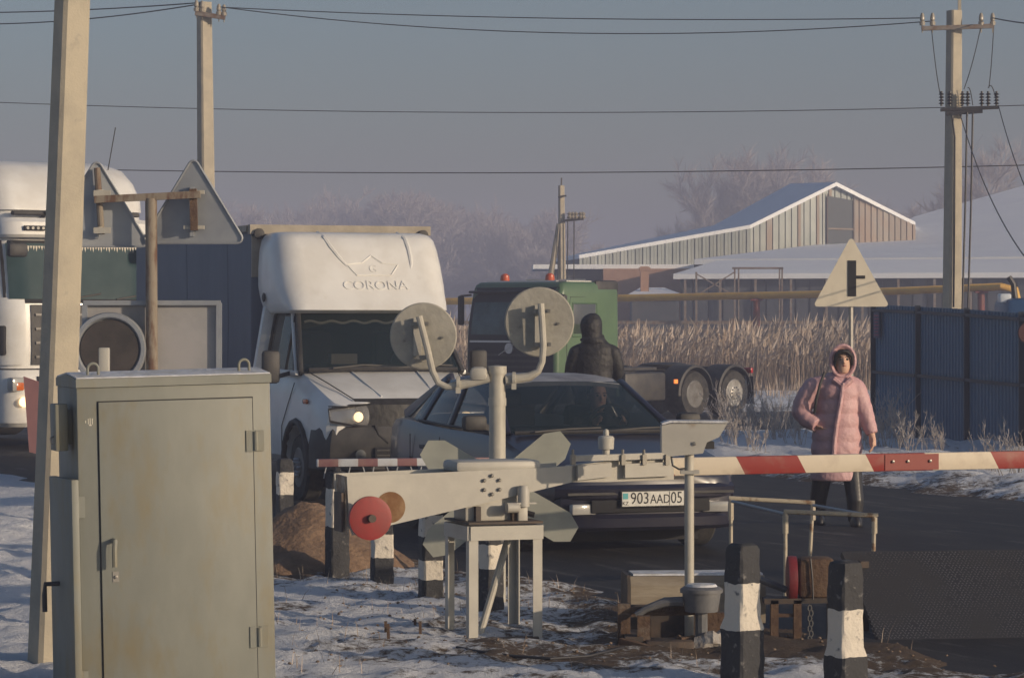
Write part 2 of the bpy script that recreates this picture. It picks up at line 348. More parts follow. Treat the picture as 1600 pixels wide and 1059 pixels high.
# big snowy barn on the right
b2 = thing('long_barn', 'long low barn with broad snow-covered roof and walls coloured dark as in shade', 'barn')
e0, e1 = P(1085, 405, 134), P(2000, 398, 128); r0, r1 = P(1360, 372, 158), P(1430, 338, 168); r2, r3 = P(1600, 290, 172), P(2050, 268, 172)
mb = MB(); thick(mb, [e0, e1, r3, r2, r1, r0], .25); mb.build('roof', m_snow, b2)
mb = MB(); mb.add([dn(e0) + Vector((0, .3, 0)), dn(e1) + Vector((0, .3, 0)), e1 + Vector((0, .3, -.2)), e0 + Vector((0, .3, -.2)), dn(r3), r3 - Vector((0, 0, .3)), dn(r0), r0 - Vector((0, 0, .3)), dn(r2), r2 - Vector((0, 0, .3))], [(0, 1, 2, 3), (1, 4, 5, 2), (0, 3, 7, 6), (6, 7, 9, 8), (8, 9, 5, 4)]); mb.build('wall', m_shadewall, b2)
l0, l1 = P(1052, 428, 124), P(2000, 424, 119); k0, k1 = P(1120, 407, 133), P(2000, 402, 127)
mb = MB(); thick(mb, [l0, l1, k1, k0], .22); mb.build('lean_to_roof', m_snow, b2)
cladding(dn(l0) + Vector((.3, .5, 0)), dn(l1) + Vector((0, .5, 0)), lambda t: l0.z - .22 + (l1.z - l0.z) * t, 40, lambda i: m_shadewall, b2)
mb = MB()
for i in range(9):
    p = dn(l0).lerp(dn(l1), .02 + i * .06); mb2 = MB().bar(p + Vector((0, -.1, 0)), Vector((p.x, p.y - .1, l0.z - .25)), .1, .1); mb2.build('post', m_steel, b2)
# brick annex and little shed
an = thing('brick_annex', 'peach brick lean-to building at the low end of the barn', 'building')
a0, a1 = P(942, 420, 140), P(1092, 407, 138)
mb = MB(); mb.box(((a0.x + a1.x) / 2, 142, (a0.z - .4) / 2), (a1.x - a0.x, 5, a0.z + .4)); mb.build('wall', m_brick, an)
mb = MB(); mb.box(((a0.x + a1.x) / 2 - 1.4, 143.2, a0.z + .1), (a1.x - a0.x + 4, 7.0, .22)); mb.build('roof', m_snow, an)
mb = MB(); mb.box((a0.x - 1.25, 142.5, (a0.z - .4) / 2), (2.4, 4.2, a0.z + .38)); mb.build('side_wall', m_shadewall, an)  # shaded stretch of annex wall, its shade painted in by colour
sh = thing('small_shed', 'little hut with snowy roof and a chimney before the barns', 'shed')
p = P(1022, 462, 118); mb = MB(); mb.box((p.x, 118, (p.z - .4) / 2), (1.9, 2.5, p.z + .4)); mb.build('wall', m_shadewall, sh)
mb = MB(); thick(mb, [p + Vector((-1.2, -1.5, .0)), p + Vector((1.2, -1.5, .0)), p + Vector((.5, 1.5, .35)), p + Vector((-.5, 1.5, .35))], .15); mb.build('roof', m_snow, sh)
mb = MB(); mb.box((p.x - .38, 118.2, p.z + .55), (.34, .34, 1.3)); mb.box((p.x - .38, 118.2, p.z + 1.1), (.46, .46, .12)); mb.build('chimney', m_brick, sh)
# scaffold frames
for px0, px1, lb in ((1148, 1222, 'thin steel scaffold frame before the shade-coloured barn wall'),):
    s = thing('scaffold', lb, 'scaffold')
    for px in (px0, px0 + 6, px1 - 4, px1): MB().bar(dn(P(px, 420, 117)), P(px, 418, 117), .06, .06).build('upright', m_steel, s)
    MB().bar(P(px0 - 4, 419, 117), P(px1 + 2, 419, 117), .06, .08).build('top_rail', m_steel, s)
    MB().bar(P(px0 - 60, 428, 117), P(px0, 462, 117), .05, .05).bar(P(px0 - 60, 462, 117), P(px0, 425, 117), .05, .05).build('brace', m_steel, s)
    MB().bar(dn(P(px0 - 60, 470, 117)), P(px0 - 60, 425, 117), .08, .08).build('upright', m_steel, s)
# ---------------------------------------------------------------- yellow gas pipe
m_yel = mat('yellow_paint', (.72, .43, .06), (.6, .34, .06), scale=2, rough=.55); m_red = mat('dull_red_paint', (.2, .035, .03), (.14, .05, .04), scale=4, rough=.6)
gp = thing('gas_pipe', 'long yellow overhead gas pipe on posts behind the reeds', 'pipe')
pp = [P(200, 478, 118), P(690, 471, 113), P(955, 466, 109), P(1275, 460, 105), P(1565, 448, 101)]
MB().tube(pp + [pp[-1] + Vector((.5, .1, -.1)), pp[-1] + Vector((.6, .1, -.6)), dn(pp[-1] + Vector((.6, .1, 0)))], .135, 12).build('pipe', m_yel, gp)
for px in (420, 780, 1182, 1533):
    i = max(k for k in range(4) if (pp[k].x) / pp[k].y * F + CX <= px); t = (px - CX) / F; a, b = pp[i], pp[i + 1]; f = (t * a.y - a.x) / ((b.x - a.x) - t * (b.y - a.y)); q = a.lerp(b, f)
    MB().tube([dn(q), q - Vector((0, 0, .1))], .13, 10).box(q - Vector((0, 0, .16)), (.45, .3, .06)).build('support_post', m_red, gp)
# field fence of plain posts behind the reeds
ff = thing('field_fence', 'grey post and rail fence along the far edge of the reeds', 'fence')
for i in range(12): MB().box((-4 + i * 1.75, 108, .75), (.12, .12, 2.3)).build('post', m_steel, ff)
for z in (1.45, 1.75): MB().box((5.6, 107.9, z), (20, .05, .12)).build('rail', m_steel, ff)
# ---------------------------------------------------------------- reeds
def reed_mat():
    m = bpy.data.materials.new('dry_reed'); m.use_nodes = True; n = m.node_tree.nodes; l = m.node_tree.links; b = n['Principled BSDF']; a = n.new('ShaderNodeAttribute'); a.attribute_name = 'shade'
    r = n.new('ShaderNodeValToRGB'); l.new(a.outputs['Fac'], r.inputs[0]); r.color_ramp.elements[0].color = (.2, .145, .1, 1); r.color_ramp.elements[1].color = (.54, .46, .39, 1); e = r.color_ramp.elements.new(.5); e.color = (.33, .25, .185, 1)
    l.new(r.outputs[0], b.inputs['Base Color']); b.inputs['Roughness'].default_value = .85; return m
def blades(name, gen, label, m):
    V, Fc, S = [], [], []
    for (x, y, z, h, lean, az, w_, pl, sh) in gen:
        o = len(V); dx, dy = math.cos(az) * lean, math.sin(az) * lean; wx, wy = -math.sin(az + .6) * w_, math.cos(az + .6) * w_
        V += [(x - wx, y - wy, z), (x + wx, y + wy, z), (x + dx * .4 + wx * .7, y + dy * .4 + wy * .7, z + h * .6), (x + dx * .4 - wx * .7, y + dy * .4 - wy * .7, z + h * .6), (x + dx, y + dy, z + h)]
        Fc += [(o, o + 1, o + 2, o + 3), (o + 3, o + 2, o + 4)]; S += [sh] * 5
        if pl:
            o = len(V); V += [(x + dx * .8 - wx * 2, y + dy * .8 - wy * 2, z + h * .84), (x + dx * .8 + wx * 2, y + dy * .8 + wy * 2, z + h * .86), (x + dx * 1.3, y + dy * 1.3, z + h * 1.04)]; Fc.append((o, o + 1, o + 2)); S += [min(1, sh + .25)] * 3
    me = bpy.data.meshes.new(name); me.from_pydata(V, [], Fc); me.attributes.new('shade', 'FLOAT', 'POINT').data.foreach_set('value', S); me.materials.append(m)
    o = bpy.data.objects.new(name, me); COL.objects.link(o); return tag(o, label, None, kind='stuff')
m_reed = reed_mat(); rr = random.Random(11)
def reeds():
    for i in range(80000):
        y = 84 + 23 * rr.random() ** 1.5; x = rr.uniform(-34, 24); n1 = noise.noise((x * .22, y * .22, 4)); n2 = noise.noise((x * .9, y * .9, 8))
        if y < 87 + 2.5 * n1 and rr.random() < .6: continue
        if n2 < -.45: continue
        yield (x, y, -.35, rr.uniform(1.0, 2.05) * (.95 + .35 * n1 + .15 * n2), rr.uniform(.1, .8), rr.gauss(0.3, 1.3), rr.uniform(.008, .018), rr.random() < .6, max(0, min(1, .45 + .5 * n2 + rr.uniform(-.3, .3))))
blades('reed_bed', reeds(), 'bed of tall dry beige reeds behind the green truck', m_reed)
def rough_grass():
    for i in range(16000):
        y = 66 + 20 * rr.random() ** .8; x = rr.uniform(-28, 22); n1 = noise.noise((x * .35, y * .35, 14))
        if n1 < .0 + .25 * (86 - y) / 20: continue
        yield (x, y, -.36, rr.uniform(.2, .75), rr.uniform(.05, .35), rr.uniform(0, 6.28), rr.uniform(.008, .016), False, max(0, min(1, .75 + rr.uniform(-.3, .3))))
blades('frosted_grass', rough_grass(), 'frosted low grass between the side road and the reeds', m_reed)
# ---------------------------------------------------------------- frosted weeds on the verge
m_weed = mat('frosted_weed', (.36, .3, .25), (.52, .49, .47), scale=9, rough=.9)
def weed(seed, h):
    rnd = random.Random(seed); mb = MB()
    def st(p, d, L, r, lev):
        q = p + d * L; mb.tube([p, (p + q) / 2 + Vector((rnd.uniform(-.02, .02), rnd.uniform(-.02, .02), 0)), q], [r, r * .8, r * .5], 3, True, False)
        if lev < 2:
            for i in range(5 if lev == 0 else 3):
                t = rnd.uniform(.35, 1); nd = (d + Vector((rnd.uniform(-.8, .8), rnd.uniform(-.8, .8), rnd.uniform(-.1, .4)))).normalized(); st(p + d * L * t, nd, L * rnd.uniform(.2, .45), max(.0025, r * .6), lev + 1)
    for i in range(12): st(Vector((rnd.uniform(-.16, .16), rnd.uniform(-.16, .16), -.03)), Vector((rnd.uniform(-.4, .4), rnd.uniform(-.4, .4), 1)).normalized(), h * rnd.uniform(.5, 1), .006, 0)
    return mb
wp = [weed(i, .55).build('frosted_weed', m_weed, fix=False) for i in range(3)]
spots = [(1125, 672, 1.1), (1150, 690, 1.2), (1172, 680, 1.3), (1198, 694, 1.2), (1222, 686, 1.2), (1245, 700, 1.0), (1140, 705, .9), (1180, 712, .8), (1375, 702, 1.1), (1398, 706, 1.2), (1420, 712, 1.0), (1350, 708, .9), (1462, 716, .8), (1390, 690, 1.3), (1545, 742, .9), (1580, 748, 1.0), (1210, 668, 1.1), (1160, 664, 1.0)]
for i, (px, py, k) in enumerate(spots):
    q = GP(px, py, .08); o = wp[i % 3] if i < 3 else wp[i % 3].copy()
    if i >= 3: COL.objects.link(o)
    o.location = (q.x, q.y, ground_z(q.x, q.y) - .01); o.scale = (k, k, k); o.rotation_euler = (0, 0, i * 2.1)
    right = px > 1300
    tag(o, 'frosted dry weed at the foot of the blue fence' if right else 'frosted dry weed on the snowy verge beside the side road', 'weed', 'weeds by the blue fence' if right else 'weeds on the verge')
# ---------------------------------------------------------------- blue sheet fence
m_blue = mat('blue_sheet', (.065, .15, .25), (.08, .17, .27), scale=3, rough=.45, rand=.08, stretch=(1, 1, .3)); m_bluedk = mat('blue_post', (.012, .022, .04), rough=.5)
fe = thing('sheet_fence', 'blue corrugated sheet metal fence with dark posts', 'fence')
fp = [(1364, 44.0, 474), (1434, 42.1, 477), (1510, 40.2, 481), (1596, 38.3, 487), (1690, 36.4, 493)]
fpt = [P(px, ty, D) for px, D, ty in fp]
for i, p in enumerate(fpt):
    MB().box((p.x, p.y, p.z / 2 - .15), (.07, .07, p.z + .3)).build('post', m_bluedk, fe)
for a, b in zip(fpt, fpt[1:]):
    d = Vector((b.x - a.x, b.y - a.y, 0)); L = d.length; d.normalize(); nr = Vector((d.y, -d.x, 0)); mb = MB(); n = 16
    if nr.y > 0: nr = -nr
    prof = []
    for k in range(n):
        for t, h in ((0, 0), (.5, 0), (.58, 1), (.92, 1)): prof.append(((k + t) / n, h * .018))
    prof.append((1, 0)); lo, hi = [], []
    for t, h in prof:
        q = Vector((a.x, a.y, 0)).lerp(Vector((b.x, b.y, 0)), t) - nr * (.04 - h) ; lo.append(q + Vector((0, 0, .02))); hi.append(q + Vector((0, 0, a.z + (b.z - a.z) * t - .02)))
    mb.loft([lo, hi], False, False, closed=False); mb.build('sheet', m_blue, fe)
    for zf in (.52, .97): MB().bar(Vector((a.x, a.y, a.z * zf - .04)) + d * .04 + nr * .02, Vector((b.x, b.y, b.z * zf - .04)) - d * .04 + nr * .02, .03, .045).build('rail', m_bluedk, fe)
# faded poster stuck on the fence
pl = Plane((fpt[0].x, fpt[0].y, 0), math.degrees(math.atan2(fpt[1].y - fpt[0].y, fpt[1].x - fpt[0].x)))
po = thing('poster', 'faded vertical poster with pink lettering on the fence corner', 'poster', fpt[0] * 1, math.degrees(pl.a)); po.location.z = 0
yo = .035 if math.cos(pl.a) < 0 else -.035
x0, z0 = pl.pix(1369, 488); x1, z1 = pl.pix(1378, 528)
MB().box(((x0 + x1) / 2, yo * 1.2, (z0 + z1) / 2), (abs(x1 - x0), .004, abs(z0 - z1))).build('sheet', mat('poster_paper', (.09, .08, .13), (.13, .1, .15), scale=5, rough=.7), po)
mb = MB()
for k in range(7): mb.box(((x0 + x1) / 2 + .01 * (k % 2), yo * 1.2 + math.copysign(.004, yo), z1 + (z0 - z1) * (.12 + k * .125)), (abs(x1 - x0) * (.75 - .2 * (k % 3 == 1)), .003, .02))
mb.build('lettering', mat('poster_pink', (.32, .08, .13), rough=.7), po)
# ---------------------------------------------------------------- utility poles and wires
m_conc = mat('pole_concrete', (.43, .385, .30), (.36, .325, .26), scale=5, rough=.85, bump=.12, bscale=90, c3=(.30, .28, .24), s3=9, lo3=.62, hi3=.75)
m_dark = mat('dark_metal', (.035, .035, .04), rough=.5, metal=.3); m_ins = mat('porcelain', (.30, .27, .22), rough=.3); m_wire = mat('wire', (.04, .04, .045), rough=.6)
def sqpole(root, a, b, w0, w1, rz):
    a, b = Vector(a), Vector(b); c = .12
    def ring(p, w_):
        k = w_ / 2; e = k * (1 - c * 2)
        return [p + Vector((*rot2(q, R(rz)), 0)) for q in ((-k, -e), (-e, -k), (e, -k), (k, -e), (k, e), (e, k), (-e, k), (-k, e))]
    return MB().loft([ring(a, w0), ring(a.lerp(b, .5), (w0 + w1) / 2), ring(b, w1)], False).build('post', m_conc, root)
def insul(p, root, h=.16, r=.035): return MB().lathe([(.01, -h * .6), (.012, 0), (r, .0), (r * 1.05, h * .3), (r * .6, h * .35), (r * .9, h * .45), (r * .8, h * .75), (r * .4, h)], p, n=10).build('insulator', m_ins, root)
# right pole
D = 47.0; up_ = thing('utility_pole', 'concrete utility pole with insulator crossarm and hanging switch cables', 'utility pole')
b0 = P(1486, 500, D); b0.z = -.2; tp = P(1491, 17, D)
sqpole(up_, b0, tp, .27, .2, 25)
MB().box(P(1499, 0, D) + Vector((0, -.02, .2)), (.05, .05, 1.0)).build('top_rod', m_conc, up_)
MB().bar(P(1440, 45, D - .2), P(1553, 41, D - .2), .07, .07).build('crossarm', m_steel, up_)
insp = []
for px in (1441, 1457, 1533, 1551): q = P(px, 40, D - .2); insul(q, up_, .2, .045); insp.append(q + Vector((0, 0, .12)))
MB().bar(P(1470, 172, D - .22), P(1560, 168, D - .22), .12, .05).bar(P(1478, 178, D - .25), P(1535, 174, D - .25), .06, .06).build('switch_arm', m_dark, up_)
for px in (1471, 1484, 1504, 1512, 1534, 1544, 1557):
    q = P(px, 166, D - .22); mb = MB().tube([q, q + Vector((0, 0, .24))], .02, 6)
    for k in range(4): mb.lathe([(.02, 0), (.05, .01), (.02, .03)], q + Vector((0, 0, .03 + k * .05)), n=10)
    mb.build('switch_insulator', m_dark, up_)
for px in (1511, 1520): MB().tube([P(px, 176, D - .3), P(px - 3, 330, D - .3), P(px - 8, 500, D - .3)], .017, 6).build('down_cable', m_dark, up_)
MB().tube([P(1487, 175, D - .25), P(1492, 215, D - .22), P(1490, 480, D - .2)], .017, 6).build('down_cable', m_dark, up_)
def sag(a, b, s, n=14): return [a.lerp(b, i / n) - Vector((0, 0, s * 4 * (i / n) * (1 - i / n))) for i in range(n + 1)]
for a, b, s in ((P(1455, 40, D - .2), P(1470, 152, D - .2), .12), (P(1553, 38, D - .2), P(1545, 138, D - .2), .12), (P(1533, 40, D), P(1506, 140, D), .08), (P(1512, 138, D - .2), P(1520, 165, D - .2), -.1), (P(1544, 138, D - .2), P(1558, 168, D - .2), -.16)):
    MB().tube(sag(a, b, s), .008, 5).build('jumper_wire', m_wire, up_)
# left far pole
D2 = 52.0; p2 = thing('utility_pole', 'concrete utility pole rising behind the triangular sign backs', 'utility pole')
q0 = P(326, 500, D2); q0.z = -.3; sqpole(p2, q0, P(319, 4, D2), .3, .22, 32)
MB().bar(P(305, 21, D2 - .2), P(352, 28, D2 - .2), .07, .08).build('crossarm', m_steel, p2)
li = []
for px, py in ((307, 14), (316, 15), (342, 20), (350, 21)): q = P(px, py + 4, D2 - .2); insul(q, p2, .2, .05); li.append(q + Vector((0, 0, .15)))
# middle far pole with strut
D3 = 100.0; p3 = thing('utility_pole', 'distant slim pole with slanting strut and side switch arm', 'utility pole')
q = P(880, 440, D3); q.z = -.3; sqpole(p3, q, P(877, 290, D3), .26, .18, 20)
MB().tube([dn(P(832, 450, D3)), P(874, 350, D3)], .1, 8).build('strut', m_conc, p3)
MB().tube([P(877, 292, D3), P(877.5, 278, D3)], .03, 6).build('top_rod', m_dark, p3)
MB().bar(P(880, 345, D3 - .2), P(912, 342, D3 - .2), .1, .08).bar(P(872, 308, D3 - .2), P(885, 306, D3 - .2), .06, .06).build('switch_arm', m_dark, p3)
for px in (890, 895, 900, 907, 911): qq = P(px, 342, D3 - .2); MB().lathe([(.06, 0), (.1, .06), (.05, .12), (.09, .18), (.03, .24)], qq, n=8).build('insulator', m_ins, p3)
for px in (897, 872, 887): MB().tube([P(px, 345 if px > 880 else 385, D3 - .3), dn(P(px - 1, 430, D3 - .3))], .02, 5).build('down_cable', m_wire, p3)
# overhead wires
def wire(a, b, s, r, label): tag(MB().tube(sag(a, b, s, 24), r, 5).build('overhead_wire', m_wire), label, 'wire')
wire(li[3], insp[0], .1, .009, 'upper overhead wire strung between the two concrete poles')
wire(li[2], insp[1] - Vector((0, 0, .05)), .33, .009, 'lower sagging overhead wire strung between the two concrete poles')
wire(P(-120, 20, 60), li[0], .06, .012, 'upper overhead wire arriving at the pole behind the signs')
wire(P(-120, 36, 60), li[1], .15, .012, 'lower overhead wire arriving at the pole behind the signs')
wire(insp[3], P(1720, 40, 36), .05, .011, 'overhead wire leaving the pole with the switch cables')
wire(P(-150, 154, 70), P(1750, 160, 62), .28, .010, 'long thin overhead wire crossing the sky at middle height')
wire(P(-150, 258, 74), P(1750, 254, 66), .22, .013, 'long thin overhead wire crossing just above the barn ridge')
wire(P(1500, 178, 46.6), P(1625, 430, 30), .3, .008, 'slack wire slanting down from the switch arm')
wire(P(1560, 165, 46.6), P(1660, 400, 30), .25, .008, 'slack wire slanting down from the end of the switch arm')
# ---------------------------------------------------------------- blue tractor behind fence, red sign edge
tr = thing('blue_tractor', 'top of a blue vehicle showing over the fence', 'tractor', GP(1600, 655) * 1)
D = 50.0; q = P(1570, 452, D); tr.location = (q.x, D, -.15)
m_tb = mat('tractor_blue', (.02, .07, .17), rough=.4); zb = q.z + .15
MB().box((1.0, .8, zb - .55), (1.9, 1.4, .8), bev=.12).build('body', m_tb, tr)
MB().box((1.4, .8, zb + .15), (1.5, 1.3, .6), bev=.1).build('cab', m_dark, tr)
MB().tube([(.25, .3, zb - .3), (.2, .3, zb + .1), (.12, .3, zb + .22)], .05, 8).build('exhaust', m_dark, tr)
MB().box((.06, .4, zb - .15), (.2, .3, .16), bev=.03).build('lamp', mat('lamp_white', (.6, .65, .7), rough=.3), tr)
for x, y in ((.4, 0), (1.6, 0), (.4, 1.5), (1.6, 1.5)): MB().lathe([(.1, -.14), (.62, -.14), (.68, -.08), (.68, .08), (.62, .14), (.1, .14)], (x, y, .68), (0, 1, 0), 24).build('wheel', m_dark, tr)
MB().box((1.0, .8, .9), (1.6, .9, 1.1)).build('chassis', m_dark, tr)
sg = thing('round_road_sign', 'edge of a round red sign back beside the fence', 'sign', (*P(1608, 0, 33).xy, 0))
zz = P(0, 520, 33).z; MB().tube([(0, .06, 0), (0, .06, zz + .1)], .03, 8).build('post', m_steel, sg)
MB().lathe([(.01, 0), (.12, 0), (.13, .012), (.12, .024), (.01, .024)], (0, 0, zz), (0, 1, 0), 28).build('face', mat('sign_red', (.08, .03, .028), rough=.5), sg)
# T junction warning sign
D = 33.0; ts = thing('junction_sign', 'triangular warning sign with black side-road symbol on grey post', 'sign', (*P(1330, 0, D).xy, 0))
z0 = P(0, 479, D).z; S = 120 * D / F; H = 110 * D / F; m_sgn = mat('sign_white', (.72, .66, .53), (.66, .6, .48), scale=6, rough=.5)
def rtri(S, H, r):
    pts = []
    for (x, z), ang in (((-S / 2, 0), 210), ((S / 2, 0), 330), ((0, H), 90)):
        cxx = x + (r * 1.7 if x < 0 else -r * 1.7 if x > 0 else 0); cz = z + (r if z == 0 else -r * 2)
        pts += [(cxx + r * math.cos(R(ang + a)), cz + r * math.sin(R(ang + a))) for a in (-60, -30, 0, 30, 60)]
    return pts
MB().prism(rtri(S, H, .03), (0, 0, z0), (1, 0, 0), (0, 0, 1), .012).build('face', m_sgn, ts)
k = D / F; m_blk = mat('sign_black', (.012, .012, .014), rough=.6)
MB().box((1 * k, -.016, P(0, 435, D).z), (13 * k, .006, 56 * k)).box((14 * k, -.0165, P(0, 433, D).z), (15 * k, .0062, 5 * k)).build('symbol', m_blk, ts)
MB().tube([(0, .03, 0), (0, .03, z0 + H * .8)], .028, 10).build('post', mat('galvanised', (.42, .4, .36), (.34, .32, .29), scale=10, rough=.5, metal=.4), ts)
# ---------------------------------------------------------------- vehicles (local x forward, y left, z up)
def glassmat(name, tint, al): 
    m = mat(name, tint, rough=.06, alpha=al, spec=.6); return m
m_glass = glassmat('window_glass', (.012, .022, .024), .72); m_glassk = glassmat('dark_window_glass', (.012, .02, .024), .8)
m_tyre = mat('tyre_rubber', (.018, .018, .019), (.05, .047, .044), scale=9, rough=.85, bump=.3, bscale=40); m_blkp = mat('black_plastic', (.02, .02, .022), (.045, .043, .042), scale=5, rough=.6)
m_white = mat('white_paint', (.74, .74, .72), (.66, .65, .62), scale=2.5, rough=.35, coat=.3, c3=(.5, .48, .44), s3=1.6, lo3=.62, hi3=.85); m_chrome = mat('bright_metal', (.55, .55, .56), rough=.3, metal=.9)
m_lampg = mat('lamp_glass', (.34, .34, .33), rough=.12, coat=.6); m_lit = mat('lit_lamp', (1.0, .72, .38), emit=2.0); m_org = mat('amber_lens', (.55, .13, .02), rough=.2, coat=.5); m_int = mat('cab_interior', (.022, .022, .024), rough=.9)
m_redl = mat('red_lens', (.4, .02, .02), rough=.2); m_rim = mat('steel_rim', (.2, .2, .2), (.12, .11, .1), scale=6, rough=.5, metal=.5); m_rimw = mat('alloy_rim', (.5, .49, .47), (.3, .28, .26), scale=7, rough=.4, metal=.6)
def rrect(x0, x1, hw, r, r2=.05, n=5):
    pts = []
    for cx, cy, a0, rad in ((x1 - r, hw - r, 0, r), (x0 + r2, hw - r2, 90, r2), (x0 + r2, -hw + r2, 180, r2), (x1 - r, -hw + r, 270, r)):
        pts += [(cx + rad * math.cos(R(a0 + 90 * i / n)), cy + rad * math.sin(R(a0 + 90 * i / n))) for i in range(n + 1)]
    return pts
def zloft(mb, rows, n=5):
    """rows: (z, xback, xfront, halfwidth, front corner radius)"""
    return mb.loft([[Vector((x, y, z)) for x, y in rrect(x0, x1, hw, r, min(.06, r), n)] for z, x0, x1, hw, r in rows], True)
def wheel(root, x, y, r, w, rim=m_rim, front=True):
    s = 1 if y > 0 else -1
    t = MB().lathe([(r * .6, -w / 2), (r * .93, -w / 2), (r, -w * .36), (r, w * .36), (r * .93, w / 2), (r * .6, w / 2), (r * .6, w * .2), (.02, w * .2), (.02, -w * .2), (r * .6, -w * .2)], (x, y, r), (0, s, 0), 36).build('wheel', m_tyre, root)
    mb = MB()
    if front: mb.lathe([(r * .6, w * .5), (r * .57, w * .52), (r * .54, w * .3), (r * .32, w * .34), (r * .3, w * .52), (r * .18, w * .55), (r * .02, w * .55)], (x, y, r), (0, s, 0), 30)
    else: mb.lathe([(r * .6, w * .5), (r * .57, w * .52), (r * .52, -.1 * w), (r * .28, -.1 * w), (r * .26, w * .25), (r * .02, w * .25)], (x, y, r), (0, s, 0), 30)
    rm = mb.build('rim', rim, t); nb = MB()
    for k in range(10):
        a = k * .6283; c = (x + math.cos(a) * r * .25, y + s * w * (.5 if front else 0), r + math.sin(a) * r * .25); nb.lathe([(.018, 0), (.018, .04), (.01, .05)], c, (0, s, 0), 6)
    nb.build('wheel_nuts', m_chrome, t); return t
